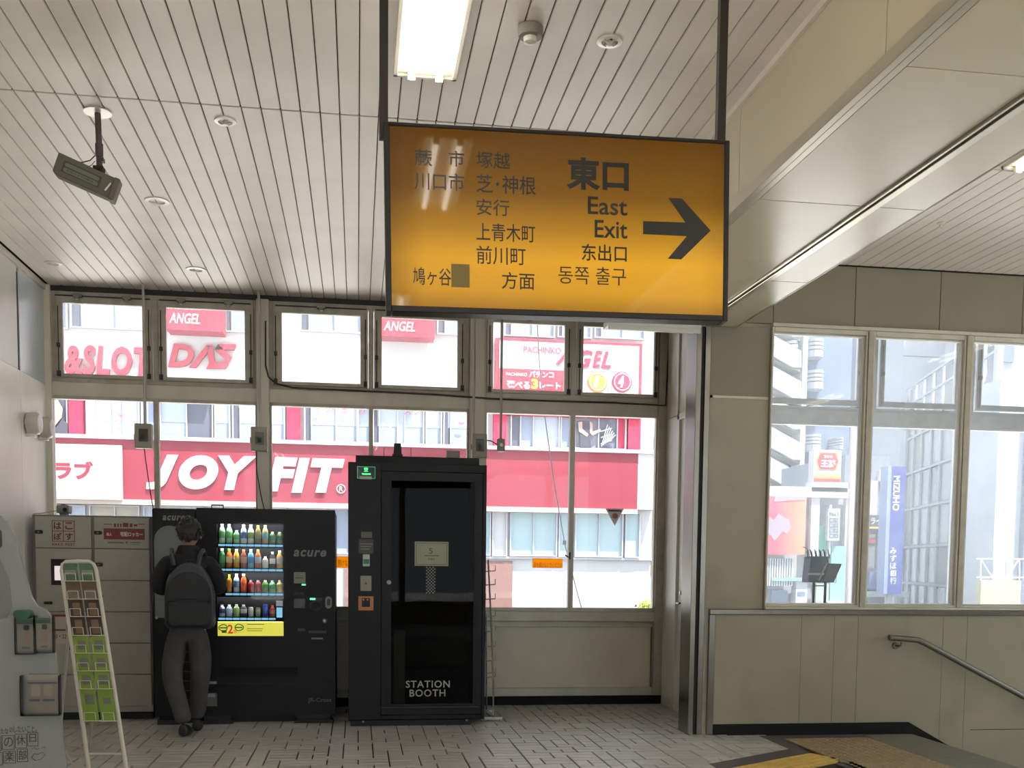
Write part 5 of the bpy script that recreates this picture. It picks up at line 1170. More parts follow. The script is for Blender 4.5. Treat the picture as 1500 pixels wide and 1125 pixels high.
# ---------------------------------------------------------------- stickers and cords on the windows
def translucent(name, c):
    m = bpy.data.materials.new(name); m.use_nodes = True; nt = m.node_tree; b = nt.nodes['Principled BSDF']; b.inputs['Base Color'].default_value = (*c, 1); b.inputs['Roughness'].default_value = .5
    tl = nt.nodes.new('ShaderNodeBsdfTranslucent'); tl.inputs[0].default_value = (*c, 1); mx = nt.nodes.new('ShaderNodeMixShader'); mx.inputs[0].default_value = .8
    nt.links.new(b.outputs[0], mx.inputs[1]); nt.links.new(tl.outputs[0], mx.inputs[2]); nt.links.new(mx.outputs[0], nt.nodes['Material Output'].inputs[0]); return m
M_or = translucent('sticker_orange', s2l((255, 196, 60)))
M_orr = mat('sticker_red', s2l((210, 50, 20)), .5)
def sticker(x0, y0, x1, y1, lab, s_, tr_):
    q = PR(x0, y0, x1, y1, YW); o = MB().box(q[0], YW-.004, q[1], q[2], YW+.004, q[3]).build('window_sticker', M_or); tag(o, lab, 'sticker')
    text('sticker_text', s_, PR(*tr_, YW), YW-.0045, M_orr, o, 0, ex=.001)
sticker(780, 818, 824, 832, 'small orange warning sticker on the window right of the booth', '窓を開けないでください', (782, 824, 823, 831))
sticker(493, 815, 540, 832, 'orange warning sticker on the window between machine and booth', '開けないでください', (495, 820, 539, 830))
q0, q1, q2_ = W(887, 745, 1, YW-.0), W(914, 745, 1, YW), W(900.5, 770, 1, YW)
o = MB().prism([(q2_.x, q2_.z), (q1.x, q1.z), (q0.x, q0.z)], YW-.004, YW+.003).build('triangle_sticker', translucent('sticker_grey', s2l((176, 166, 164)))); tag(o, 'grey inverted triangle sticker on the right-hand window', 'sticker')
MB().lathe([(.001, -.002), (.03, -.0015), (.03, 0)], (q2_.x, YW-.004, q2_.z+.10), 'y', 12).build('triangle_mark', mat('mark_brown', s2l((150, 100, 90)), .6), o)
q = PR(891, 747, 910, 749.5, YW); MB().box(q[0], YW-.0055, q[1], q[2], YW-.004, q[3]).build('triangle_print', M_dgrey, o)
YCo = YW+.35
one('slack_wire', MB().tube([W(*c, 1, YCo) for c in [(786, 455), (790, 530), (798, 610), (812, 710), (828, 800), (842, 855), (853, 895), (860, 930)]], .006, 5), mat('cord_grey', s2l((150, 150, 158)), .6), 'thin slack wire hanging outside the right-hand window', 'wire')
q = PR(824, 792, 829, 798, YCo); one('cord_tag', MB().box(q[0], YCo-.015, q[1], q[2], YCo-.008, q[3]), M_white, 'tiny white tag on the slack wire outside', 'tag')

# bin with umbrellas on a two-legged stand between the window layers
YBn = 9.5
M_navy = mat('bin_navy', s2l((58, 68, 88)), .5, noise=.1)
q = PR(1181, 815, 1211, 853, YBn); t = thing('equipment_bin', 'dark blue bin with bundled cables on a two-legged stand behind the stair window', 'bin', ((q[0]+q[2])/2, YBn, .42))
MB().prism([(q[0], q[1]), (q[2], q[1]), (q[2]-.01, q[3]), (q[0]+.02, q[3])], YBn-.06, YBn+.1).build('bin', M_navy, t, .006)
MB().box(q[0]-.004, YBn-.066, q[1]+.07, q[2]+.004, YBn-.058, q[1]+.09).build('band', M_white, t)
for px in (1192, 1209): a_ = W(px, 855, 1, YBn); MB().box(a_.x-.01, YBn-.01, .42, a_.x+.01, YBn+.01, q[1]+.01).build('stand_leg', M_blkm, t)
MB().box(W(1192, 860, 1, YBn).x, YBn-.008, q[1]-.04, W(1209, 860, 1, YBn).x, YBn+.008, q[1]-.025).build('stand_bar', M_cond, t)
P4 = [W(*c, 1, YBn) for c in ((1198, 852), (1208, 825), (1226, 826), (1214, 853))]
MB().prism([(p.x, p.z) for p in P4], YBn-.11, YBn-.07).build('tilted_panel', mat('panel_grey', s2l((92, 88, 84)), .4), t, .004)
a_, b2 = W(1199, 850, 1, YBn-.12), W(1212, 824, 1, YBn-.12); MB().tube([a_, b2], .009, 6).build('tan_strip', mat('strip_tan', s2l((176, 164, 132)), .5), t)
m = MB()
for k in range(5):
    x_ = 1184+k*6.5; m.tube([W(x_, 818, 1, YBn), W(x_-2, 808, 1, YBn), W(x_+3, 805, 1, YBn), W(x_+5, 818, 1, YBn)], .006, 5)
m.tube([W(1186, 815, 1, YBn), W(1182, 803, 1, YBn), W(1176, 801, 1, YBn)], .004, 5); m.build('cable_bundle', M_navy, t)
q = PR(1214, 834, 1225, 853, YBn); m = MB()
for k in range(4): m.tube([(q[0]+(q[2]-q[0])*k/3, YBn, q[1]), (q[0]+(q[2]-q[0])*k/3, YBn, q[3])], .003, 4).tube([(q[0], YBn, q[1]+(q[3]-q[1])*k/3), (q[2], YBn, q[1]+(q[3]-q[1])*k/3)], .003, 4)
m.build('wire_basket', M_blkm, t)

# ================================================================ OUTSIDE
OUT[0] = .60
M_fw = mat('facade_white', s2l((238, 238, 240)), .7, noise=.03, nscale=.8)
M_fr = mat('facade_red', s2l((168, 46, 70)), .6, noise=.05, nscale=.7, dirt=.12)
M_frb = mat('pillar_red', s2l((226, 50, 92)), .6)
M_pane = mat('far_glass', s2l((168, 180, 206)), .2, noise=.08, nscale=.6)
M_paned = mat('far_glass_dark', s2l((112, 114, 130)), .2, noise=.1, nscale=.6)
M_panel = mat('far_glass_light', s2l((205, 216, 236)), .2, noise=.06, nscale=.6)
M_panec = mat('far_glass_cyan', s2l((200, 228, 238)), .25, noise=.04, nscale=.6)
M_wfr = mat('far_window_frame', s2l((226, 226, 236)), .5)
M_wall2 = mat('facade_ledge', s2l((225, 205, 190)), .7)
M_road = mat('plaza_paving', s2l((120, 118, 114)), .9, noise=.08, nscale=.5)
OUT[0] = 1.0
M_bounce = mat('bounce_roof_white', s2l((240, 238, 232)), .7, noise=.04, nscale=.5)
struct(MB().box(-60, YW+.9, -6.4, 90, 160, -6).build('ground', M_road))
OUT[0] = .60
t = thing('bounce_roof', 'added unseen flat white roof below the windows, bouncing sunlight upward', 'roof', (0, 17, -6))  # unseen roof added below the sill to bounce sunlight onto the ceiling
MB().box(-24, YW+.95, -.1, 26, 22.5, .15).build('bounce_slab', M_bounce, t)
t4 = thing('bounce_roof', 'added unseen white roof outside the back windows, bouncing sunlight inside', 'roof', (3, -16, -6))  # added out of view: throws sunlight in through the back openings
MB().box(XL-1, -26, -.1, 10.9, YB-1.3, .15).build('bounce_slab', M_bounce, t4)
for i in range(3): MB().tube([(-2+i*5, -16, -6), (-2+i*5, -16, -.05)], .2, 12).build('post', M_bounce, t4)
t3 = thing('bounce_roof', 'added unseen white roof outside the left side windows, bouncing sunlight inside', 'roof', (-12, -12, -6))  # reflector slab added on the left side, never in view
MB().box(-26, -30, -.1, XL-1.2, 2, .15).build('bounce_slab', M_bounce, t3)
for i in range(4): MB().tube([(-12, -26+i*8, -6), (-12, -26+i*8, -.05)], .2, 12).build('post', M_bounce, t3)
t2 = thing('bounce_roof', 'added unseen white roof outside the far side windows, bouncing sunlight inside', 'roof', (20, -8, -6))  # another added slab, sending sunlight in from the far side
MB().box(11.0, -34, -.1, 30, 8, .15).build('bounce_slab', M_bounce, t2)
for i in range(5): MB().tube([(20, -30+i*8, -6), (20, -30+i*8, -.7)], .2, 12).build('post', M_bounce, t2)
for i in range(6): MB().tube([(-20+i*8, 17, -6), (-20+i*8, 17, -.7)], .2, 12).build('post', M_bounce, t)

YF = 30.0
bl = thing('shop_building', 'white commercial building with red bands across the street', 'building', (0, YF, -6))
xr = W(956, 700, 1, YF).x
MB().box(-26, YF, -6, xr, YF+12, 16).build('wall', M_fw, bl)
def bx_(x0, y0, x1, y1, d0, d1, m, name, par=bl, Y=YF):
    q = PR(x0, y0, x1, y1, Y); return MB().box(q[0], Y-d1, q[1], q[2], Y-d0, q[3]).build(name, m, par)
def fwin(x0, y0, x1, y1, panes, par=bl, Y=YF, fr=1.6):
    """panes: list of (fraction width, material)"""
    q = PR(x0, y0, x1, y1, Y); fwd = (q[2]-q[0])/(x1-x0)*fr; tot = sum(p[0] for p in panes)
    m = MB().frame(q[0], q[1], q[2], q[3], fwd, Y-.16, Y)
    x = q[0]+fwd; wtot = q[2]-q[0]-2*fwd; segs = []
    for k, (w, pm_) in enumerate(panes):
        w_ = wtot*w/tot; segs.append((x, x+w_, pm_)); x += w_
        if k < len(panes)-1: m.box(x-fwd*.45, Y-.13, q[1]+fwd, x+fwd*.45, Y, q[3]-fwd)
    f_ = m.build('window', M_wfr, par)
    for a, b_, pm_ in segs: MB().box(a, Y-.05, q[1]+fwd*.9, b_, Y-.005, q[3]-fwd*.9).build('pane', pm_, f_)
    return f_
def sl(x, y0): return y0+.0226*(x-78)
def row(x0, x1, ya, yb3, panes): return fwin(x0, sl((x0+x1)/2, ya), x1, sl((x0+x1)/2, yb3), panes)
# storey with red pillars (upper edge hidden behind the transom)
P_, D_, L_, Cn = M_pane, M_paned, M_panel, M_panec
for x0, x1, pn_ in ((60, 101, [(1, L_), (2, D_)]), (128, 206, [(1, M_wfr), (1.6, L_), (1, L_), (1.6, L_)]), (208, 232, [(1, P_)]), (235, 313, [(1, P_), (1, D_)]), (315, 338, [(1, P_)]), (341, 418, [(.3, D_), (1, P_), (1, P_)]),
                    (446, 524, [(.3, D_), (1.2, P_), (1, P_)]), (524, 543, [(1, P_)]), (546, 621, [(.3, D_), (1, P_), (.4, L_), (1, P_)]), (623, 647, [(1, P_)]), (649, 714, [(.35, D_), (1.2, P_), (.8, L_)]),
                    (747, 819, [(.35, D_), (.5, P_), (1, L_)]), (820, 836, [(1, P_)]), (-60, 50, [(1, P_), (1, D_)])):
    row(x0, x1, 566, 641, pn_)
for x0, x1 in ((103.5, 124), (421, 440), (722, 741), (918, 936)): bx_(x0, sl(x0, 560), x1, sl(x0, 642), 0, .22, M_frb, 'red_pillar')
# pale blinds half way down the panes
for x0, x1 in ((148, 203), (236, 273), (316, 337), (352, 417), (455, 522), (525, 542), (553, 619), (625, 646), (656, 712)):
    bx_(x0, sl(x0, 575), x1, sl(x0, 615), .05, .06, M_panel, 'window_blind')
M_pk = mat('window_letter_pink', s2l((230, 130, 160)), .6)
for s_, x0, x1 in (('ホ', 462, 470), ('ッ', 477, 484), ('ト', 486, 492), ('ヨ', 500, 508), ('ガ', 526, 536), ('ス', 592, 602), ('ン', 606, 616), ('♥', 176, 182), ('♥', 670, 680)):
    text('window_letter', s_, PR(x0, sl(x0, 586 if s_ != '♥' else 606), x1, sl(x0, 597 if s_ != '♥' else 611), YF), YF-.17, M_pk, bl, .02, ex=.01)
# gym photographs in the windows
fw1 = row(840, 916, 566, 641, [(1.5, mat('photo_grey', s2l((160, 160, 176)), .5, noise=.15, nscale=2)), (1.2, mat('photo_dark', s2l((130, 134, 152)), .5, noise=.2, nscale=2)), (.5, M_frb)])
M_sk2 = mat('photo_skin', s2l((222, 176, 168)), .6); M_dk2 = mat('photo_shirt', s2l((88, 86, 100)), .6)
def pics(polys, par, m, name):
    mb_ = MB()
    for poly in polys: mb_.prism([(W(a, b_, 1, YF-.17).x, W(a, b_, 1, YF-.17).z) for a, b_ in poly][::-1], YF-.175, YF-.16)
    return mb_.build(name, m, par)
def blob(cx, cy, rx, ry, n=12): return [(cx+rx*math.cos(2*PI*k/n), cy+ry*math.sin(2*PI*k/n)) for k in range(n)]
pics([[(850, 617), (866, 617), (864, 634), (866, 656), (850, 656)], blob(858, 606, 4, 3.4)], fw1, M_dk2, 'photo_shirt')
def pics2(polys, par, m, name):
    mb_ = MB()
    for poly in polys: mb_.prism([(W(a, b_, 1, YF-.18).x, W(a, b_, 1, YF-.18).z) for a, b_ in poly][::-1], YF-.185, YF-.176)
    return mb_.build(name, m, par)
pics2([blob(858.5, 609, 3, 4), [(847, 619), (853, 617), (853, 628), (862, 636), (860, 640), (848, 632)], [(864, 617), (868, 620), (868, 632), (880, 628), (880, 632), (868, 638), (864, 634)]], fw1, M_sk2, 'photo_person')
m = MB()
for k in range(6):
    a_, b2 = W(881+k*2.6, 654-k*2, 1, YF-.18), W(890+k*2.4, 622+k*3, 1, YF-.18); m.tube([a_, b2], .018, 4)
for k in range(3): m.tube([W(880, 650-k*9, 1, YF-.18), W(896, 645-k*9, 1, YF-.18)], .02, 4)
m.build('photo_machine', mat('photo_chrome', s2l((215, 218, 230)), .5), fw1)
pics([[(78, 588), (84, 585), (92, 598), (90, 615), (82, 626), (76, 622)]], bl, M_sk2, 'photo_arm')
pics([[(76, 630), (90, 612), (99, 620), (100, 640), (76, 640)]], bl, M_dk2, 'photo_shirt')
# red band with its lettering
def band(x0, x1, ya, yb3, m, name, d=.35, par=bl):
    n = 1; q0 = W(x0, sl(x0, ya), 1, YF); q1 = W(x1, sl(x1, yb3), 1, YF)
    return MB().box(q0.x, YF-d, q1.z, q1.x, YF, q0.z).build(name, m, par)
zt_, zb_ = (W(78, 645, 1, YF).z+W(930, 665, 1, YF).z)/2, (W(78, 733, 1, YF).z+W(930, 745, 1, YF).z)/2
xb0, xb1 = -26, W(929, 700, 1, YF).x
jf = thing('fascia_sign', 'long red fascia board with white lettering across the street', 'sign', (0, YF-.3, zb_))
MB().box(xb0, YF-.4, zb_, xb1, YF-.01, zt_).build('board', M_fr, jf)
MB().box(xb0, YF-.5, zt_, xr+.02, YF-.01, zt_+.10).build('top_ledge', M_wfr, bl)
MB().box(xb1, YF-.38, zb_, xr, YF-.01, zt_).build('white_end', M_fw, bl)
MB().box(xb0, YF-.45, zb_-.14, xb1, YF-.01, zb_).build('bottom_ledge', M_wall2, bl)
M_lw = mat('letter_white', s2l((245, 245, 250)), .5)
JY = YF-.4
for s_, r_, bo_, sh_ in (('J', (214, 666, 262, 717), .05, .28), ('O', (262, 667, 320, 717), .07, .22), ('Y', (320, 668, 376, 718), .05, .22), ('F', (392, 670, 436, 720), .06, .22), ('I', (427, 671, 454, 722), .06, .22), ('T', (455, 672, 505, 722), .06, .22)):
    text('letter', s_, PR(*r_, JY), JY-.005, M_lw, jf, bo_, sh_, ex=.05, res=6)
text('registered_letter', 'R', PR(497, 712.5, 502.5, 720, JY), JY-.005, M_lw, jf, 0, ex=.02)
c = W(499.5, 716.3, 1, JY); MB().tube([(c.x+.115*math.cos(k*PI/12), JY-.02, c.z+.115*math.sin(k*PI/12)) for k in range(25)], .012, 5, False).build('registered_ring', M_lw, jf)
q = PR(-60, 650, 180, 730.5, JY); wp_ = thing('sign_panel', 'white panel with red katakana at the left end of the red fascia', 'sign', ((q[0]+q[2])/2, JY-.1, q[1]))
MB().box(q[0], JY-.14, q[1], q[2], JY-.01, q[3]).build('panel', mat('panel_white', s2l((236, 240, 248)), .5), wp_)
text('letter', 'ラブ', PR(80, 675, 137, 702, JY-.14), JY-.145, M_fr, wp_, .05, ex=.01)
# white storey below, frosted windows
def lrow(x0, x1, pn_, ya=742, yb3=801): return fwin(x0, ya+.0135*(x0-78), x1, yb3+.0135*(x0-78), pn_)
M_warm = mat('warm_interior', s2l((205, 196, 180)), .5, noise=.2, nscale=.7)
for x0, x1, pn_ in ((78, 100, [(1, L_)]), (104, 127, [(1, L_)]), (133, 206, [(1, M_warm), (1, M_warm)]), (212, 228, [(1, L_)]), (236, 300, [(1, M_warm), (1, L_)]), (306, 372, [(1, L_), (1, M_warm)]), (380, 420, [(1, L_)]), (425, 478, [(1, L_), (1, M_warm)]),
                    (484, 514, [(1, P_)]), (520, 590, [(1, Cn), (1, Cn)]), (600, 660, [(1, Cn), (1, Cn)]), (665, 718, [(1, M_panec), (1, Cn)]), (720, 742, [(1, M_fw)]), (746, 815, [(1, Cn), (1, Cn)]), (817, 835, [(1, Cn)]), (841, 911, [(1, Cn), (1, Cn)]), (914, 936, [(1, Cn)])):
    lrow(x0, x1, pn_, 740, 806)
bx_(505, sl(712, 820)-14, 750, 905, 0, .08, mat('brown_panel', s2l((165, 122, 112)), .7, noise=.08), 'brown_panel')
q = PR(480, 815, 955, 818, YF); MB().box(q[0], YF-.12, q[1], q[2], YF, q[3]).build('string_course', M_wfr, bl)
# storey above: grey windows, lettering and sign boards
for x0, x1 in ((20, 100), (104, 222), (228, 300), (330, 398), (440, 530), (640, 720), (738, 812), (816, 866), (870, 944)):
    fwin(x0, sl(x0, 388), x1, sl(x0, 480)+(3 if x0 < 400 else 0), [(.3, D_), (1, P_), (1, P_)])
M_sr = mat('sign_red', s2l((214, 50, 78)), .5); M_srl = mat('sign_red_letters', s2l((214, 50, 78)), .5)
sl_ = thing('wall_lettering', 'red slot lettering on the white wall seen through the first upper window', 'lettering', (W(150, 530, 1, YF).x, YF-.1, W(150, 552, 1, YF).z))
text('letter', '&SLOT', PR(96, 508, 222, 551, YF), YF-.02, M_srl, sl_, .035, .12, ex=.12, spacing=1.12)
das = thing('wall_lettering', 'red italic three-letter lettering in the second upper window', 'lettering', (W(295, 520, 1, YF).x, YF-.1, W(295, 541, 1, YF).z))
for s_, r_ in (('D', (247, 505, 285, 539)), ('Λ', (278, 506, 317, 540)), ('S', (311, 507, 346, 541))):
    if s_ == 'S':
        m = MB()
        for pz in ([(346, 506), (320, 506), (316, 514), (344, 514)], [(320, 506), (316, 514), (334, 531), (340, 524)], [(334, 531), (308, 533), (303, 541), (331, 541)], [(340, 524), (334, 531), (331, 541)]):
            m.prism([(W(a, b_, 1, YF).x, W(a, b_, 1, YF).z) for a, b_ in pz][::-1], YF-.17, YF-.02)
        m.build('letter', M_srl, das)
    else: text('letter', s_, PR(*r_, YF), YF-.02, M_srl, das, .04, .25, ex=.12)
def angel_box(x0, y0, x1, y1, lab, tr_, t2):
    q = PR(x0, y0, x1, y1, YF-.9); t = thing('box_sign', lab, 'sign', ((q[0]+q[2])/2, YF-.5, q[1]))
    MB().box(q[0], YF-.9, q[1], q[2], YF-.17, q[3]).build('box', M_sr, t)
    text('lettering', 'ANGEL', PR(*tr_, YF-.9), YF-.905, M_lw, t, .01, .25, ex=.01)
    text('lettering', 'PACHINKO', PR(*t2, YF-.9), YF-.905, M_lw, t, .02, ex=.01)
angel_box(243, 440, 326, 484, 'red box sign with white lettering above the second upper window', (248, 459, 293, 474), (246, 448, 296, 453.5))
angel_box(553, 448, 637, 493, 'red box sign with white lettering beside the yellow sign', (562, 471, 608, 485), (558, 459, 608, 466))
q = PR(726, 499, 940, 610, YF-.3); ab = thing('parlour_sign', 'big white sign board with red frame and round tokens', 'sign', ((q[0]+q[2])/2, YF-.3, q[1]))
MB().box(q[0], YF-.3, q[1], q[2], YF-.01, q[3]).build('red_frame', M_sr, ab)
q = PR(731, 503.5, 935, 547, YF-.3); q5 = PR(731, 503.5, 935, 600, YF-.3); MB().box(q5[0], YF-.34, q5[1], q5[2], YF-.29, q[3]).build('white_face', mat('panel_white', s2l((236, 240, 248)), .5), ab)
SYY = YF-.34
text('lettering', 'PACHINKO', PR(767, 508, 822, 518, SYY), SYY-.005, mat('letter_rose', s2l((214, 100, 120)), .5), ab, .03, ex=.01)
M_sh = mat('letter_shadow', s2l((170, 180, 200)), .5)
for s_, r_ in (('Λ', (813, 512, 838, 535)), ('N', (829, 512, 848, 537)), ('G', (843, 513, 868, 539)), ('E', (868, 514, 882, 539)), ('L', (880, 515, 895, 540))):
    rr_ = (r_[0]+2, r_[1]+2, r_[2]+2, r_[3]+2)
    text('letter_shadow', s_, PR(*rr_, SYY), SYY-.003, M_sh, ab, .03, .3, ex=.01)
    text('letter', s_, PR(*r_, SYY), SYY-.02, M_srl, ab, .03, .3, ex=.02)
q = PR(731, 541, 826, 600, SYY); MB().box(q[0], SYY-.01, q[1], q[2], SYY, q[3]).build('red_field', M_sr, ab)
text('lettering', 'PACHINKO', PR(741, 546, 772, 551, SYY), SYY-.015, M_lw, ab, 0, ex=.01)
text('lettering', 'パチンコ', PR(775, 544, 811, 553.5, SYY), SYY-.015, M_lw, ab, .03, ex=.01)
text('lettering', '選べる', PR(742, 558, 776, 570, SYY), SYY-.015, M_lw, ab, .03, ex=.01)
text('lettering', '3', PR(778, 555, 788, 570, SYY), SYY-.015, mat('letter_yellow', s2l((250, 215, 70)), .5), ab, .05, ex=.01)
text('lettering', 'レート', PR(790, 560, 821, 570, SYY), SYY-.015, M_lw, ab, .03, ex=.01)
for cx, mm_, s_ in ((875, mat('token_orange', s2l((246, 176, 60)), .4), '1'), (911, mat('token_red', s2l((224, 60, 100)), .4), '4')):
    q = PR(cx-16, 544, cx+16, 600, SYY); MB().frame(q[0], q[1], q[2], q[3], .02, SYY-.01, SYY).build('token_frame', mat('frame_lilac', s2l((160, 150, 210)), .5), ab)
    c = W(cx, 560, 1, SYY); tk = MB().lathe([(.001, -.06), (.26, -.05), (.30, 0)], (c.x, SYY, c.z), 'y', 24).build('token', mm_, ab)
    MB().tube([(c.x+.235*math.cos(k*PI/12), SYY-.055, c.z+.235*math.sin(k*PI/12)) for k in range(25)], .014, 5, False).build('token_ring', M_lw, tk)
    text('token_digit', s_, (c.x-.13, c.z-.16, c.x+.04, c.z+.18), SYY-.07, M_lw, tk, .05, .2, ex=.01)

# far strip between the building and the wall
M_blg = mat('far_blue_grey', s2l((172, 190, 214)), .6)
t = thing('tower_block', 'pale blue-grey block just right of the white building', 'building', (W(965, 700, 1, 52).x, 52, -6))
q = PR(940, 600, 1010, 890, 52); MB().box(q[0], 52, -6, q[2], 60, W(960, 618, 1, 52).z).build('wall', M_blg, t)
for k in range(9): bx_(957, 640+k*26, 966, 662+k*26, 0, .1, mat('far_window_blue', s2l((130, 150, 180)), .3), 'window', t, 52)
t = thing('banner_pole', 'red banner pole at the right edge of the right-hand window', 'pole', (W(964, 800, 1, 34).x, 34, -6))
q = PR(961, 640, 966, 900, 34); MB().box(q[0], 34, -6, q[2], 34.3, q[3]).build('pole', M_frb, t)
for y0, y1 in ((688, 708), (822, 845)): bx_(953, y0, 963, y1, 0, .1, M_frb, 'banner', t, 34)
# shrub crown near the sill
def crown(name, lab, c, r, z0, m1, m2, n=260):
    t = thing(name, lab, 'tree', (c[0], c[1], z0)); rr_ = random.Random(int(c[0]*10))
    MB().tube([(c[0], c[1], z0), (c[0]+.05, c[1], c[2]-r*.3), (c[0], c[1], c[2]+r*.3)], [.12, .08, .03], 8).build('trunk', m2, t)
    m = MB()
    for k in range(n):
        a, b_ = rr_.uniform(0, 2*PI), math.acos(rr_.uniform(-1, 1)); R_ = r*rr_.uniform(.5, 1)
        p = Vector((c[0]+R_*math.sin(b_)*math.cos(a), c[1]+R_*math.sin(b_)*math.sin(a), c[2]+R_*math.cos(b_)*.9))
        u_ = Vector((rr_.uniform(-1, 1), rr_.uniform(-1, 1), rr_.uniform(-1, 1))).normalized(); v_ = u_.orthogonal().normalized(); s_ = r*.16
        m.add([p-u_*s_, p+v_*s_*.6, p+u_*s_, p-v_*s_*.6], [(0, 1, 2, 3)])
    o = m.build('foliage', m1, t); o['kind'] = 'stuff'; return t
M_leaf = mat('leaf_yellow_green', s2l((170, 190, 70)), .6, noise=.3, nscale=3)
c = W(954, 889, 1, 26); crown('street_tree', 'yellow-green treetop at the bottom right of the right-hand window', (c.x, 26, c.z-.2), .48, -6, M_leaf, mat('bark', s2l((110, 90, 70)), .9))

# ---- seen through the stair windows
M_ap = mat('apartment_grey', s2l((132, 150, 180)), .7, noise=.05, nscale=.3)
M_apw = mat('apartment_white', s2l((226, 230, 238)), .7)
YA = 62
t = thing('apartment_tower', 'blue-grey apartment tower with outside stair and rounded balconies', 'building', (W(1180, 700, 1, YA).x, YA+5, -6))
q = PR(1085, 380, 1247, 720, YA); MB().box(q[0], YA, -6, q[2], YA+12, q[3]+6).build('wall', M_ap, t)
for k in range(7):
    y0 = 440+k*45
    P5 = [(1118, y0), (1172, y0+30), (1172, y0+54), (1160, y0+54), (1118, y0+30)]
    MB().prism([(W(a, b_, 1, YA-1.2).x, W(a, b_, 1, YA-1.2).z) for a, b_ in P5][::-1], YA-1.4, YA-1.2).build('stair_flight', M_apw, t)
    MB().prism([(W(a, b_, 1, YA-1.2).x, W(a, b_, 1, YA-1.2).z) for a, b_ in [(1130, y0+40), (1160, y0+54), (1172, y0+54), (1172, y0+60)]][::-1], YA-1.2, YA).build('stair_landing', mat('landing_cream', s2l((205, 200, 180)), .7), t)
q = PR(1172, 400, 1179, 722, YA-1); MB().box(q[0], YA-1.3, -6, q[2], YA, q[3]+6).build('stair_column', M_apw, t)
for (x0, y0, x1, y1) in ((1183, 495, 1210, 523), (1183, 541, 1210, 570), (1181, 588, 1208, 615), (1181, 635, 1206, 660), (1180, 683, 1206, 709), (1224, 640, 1237, 659), (1152, 498, 1172, 527)):
    q = PR(x0, y0, x1, y1, YA-1); bal = None
    h = (q[3]-q[1]); n = 5
    for k in range(n):
        z0 = q[1]+h*k/n; mb_ = MB(); cxm = (q[0]+q[2])/2; w = (q[2]-q[0])/2
        pts_ = [(q[0], YA)]+[(cxm+w*math.cos(PI+PI*j/8), YA-.3-1.0*math.sin(PI*j/8)) for j in range(9)]+[(q[2], YA)]
        mb_.prismz(pts_, z0, z0+h/n*(.72 if k else 1.0)); o = mb_.build('balcony' if bal is None else 'balcony_slat', M_apw, t if bal is None else bal)
        if bal is None: bal = o
M_tdk = mat('tower_dark_blue', s2l((96, 114, 144)), .5, noise=.05, nscale=.2); M_skyp = mat('sky_pane', s2l((150, 192, 226)), .15)
t = thing('office_tower', 'dark blue-grey office tower behind the vertical bank sign', 'building', (W(1300, 700, 1, 80).x, 85, -6))
q = PR(1255, 380, 1332, 700, 80); MB().box(q[0], 80.0, -6, q[2], 90, q[3]+8).build('wall', M_tdk, t)
for k in range(6):
    y0 = 482+k*26; bx_(1288, y0, 1299, y0+24, 0, .15, M_skyp, 'window', t, 80)
bx_(1256, 600, 1331, 612, 0, .4, mat('tower_band', s2l((150, 162, 182)), .5), 'band', t, 80)
bx_(1262, 625, 1290, 660, 0, .2, M_skyp, 'window', t, 80)
t = thing('white_tower', 'white windowless tower block above the bank building', 'building', (W(1355, 600, 1, 74).x, 78, -6))
q = PR(1323, 380, 1387, 700, 74); MB().box(q[0], 74, -6, q[2], 79.5, q[3]+8).build('wall', M_apw, t)
bx_(1323, 522, 1387, 523.5, 0, .05, M_ap, 'joint', t, 74)
# building with the curtain-wall grid, receding to the left
M_bgd = mat('grid_beige', s2l((196, 190, 184)), .6, noise=.05, nscale=.3)
M_bgw = mat('grid_pane', s2l((150, 152, 160)), .25, noise=.1, nscale=.3); M_bgk = mat('grid_pane_dark', s2l((104, 108, 122)), .25, noise=.1, nscale=.3)
gA = W(1330, 700, 1, 60); gB = W(1460, 700, 1, 44)
zt0 = W(1440, 553, 1, 46.5).z
t = thing('curtain_wall_building', 'beige building with a white curtain-wall grid right of the bank sign', 'building', (gA.x+3, 55, -6))
a2, b2_ = Vector((gA.x, 60, 0)), Vector((gB.x, 44, 0)); dg = (b2_-a2); ng = Vector((dg.y, -dg.x, 0)).normalized()
if ng.dot(Vector((-28, -44, 0))) < 0: ng = -ng
MB().prismz([(a2.x, a2.y), (b2_.x, b2_.y), (b2_.x+8, b2_.y+8), (a2.x+8, a2.y+8)], -6, zt0).build('wall', M_bgd, t)
def gpt(u, z, d): v = a2+dg*u+ng*d; return Vector((v.x, v.y, z))
zl = [W(1340, y, 1, 59).z for y in (565, 590, 642, 694, 747, 802, 854, 905)]
us = [0, .11, .22, .34, .46, .60, .74, .88, 1.0]
rp = random.Random(4)
for i in range(len(us)-1):
    for j in range(len(zl)-1):
        P = [gpt(us[i]+.012, zl[j+1]+.12, 0), gpt(us[i+1]-.012, zl[j+1]+.12, 0), gpt(us[i+1]-.012, zl[j]-.12, 0), gpt(us[i]+.012, zl[j]-.12, 0)]
        vs = [p+ng*.02 for p in P]+[p+ng*.1 for p in P]
        MB().add(vs, [(4, 5, 6, 7), (0, 1, 5, 4), (1, 2, 6, 5), (2, 3, 7, 6), (3, 0, 4, 7)]).build('window', rp.choice([M_bgw, M_bgw, M_bgk, M_bgd]), t)
for z in zl: MB().tube([gpt(0, z, .15), gpt(1, z, .15)], .09, 4).build('grid_bar', M_apw, t)
for u_ in us: MB().tube([gpt(u_, -6, .15), gpt(u_, zl[0], .15)], .08 if 0 < u_ < 1 else .2, 4).build('grid_post', M_apw, t)
t = thing('white_block', 'bright white building at the right edge of the stair windows', 'building', (W(1500, 700, 1, 40).x, 44, -6))
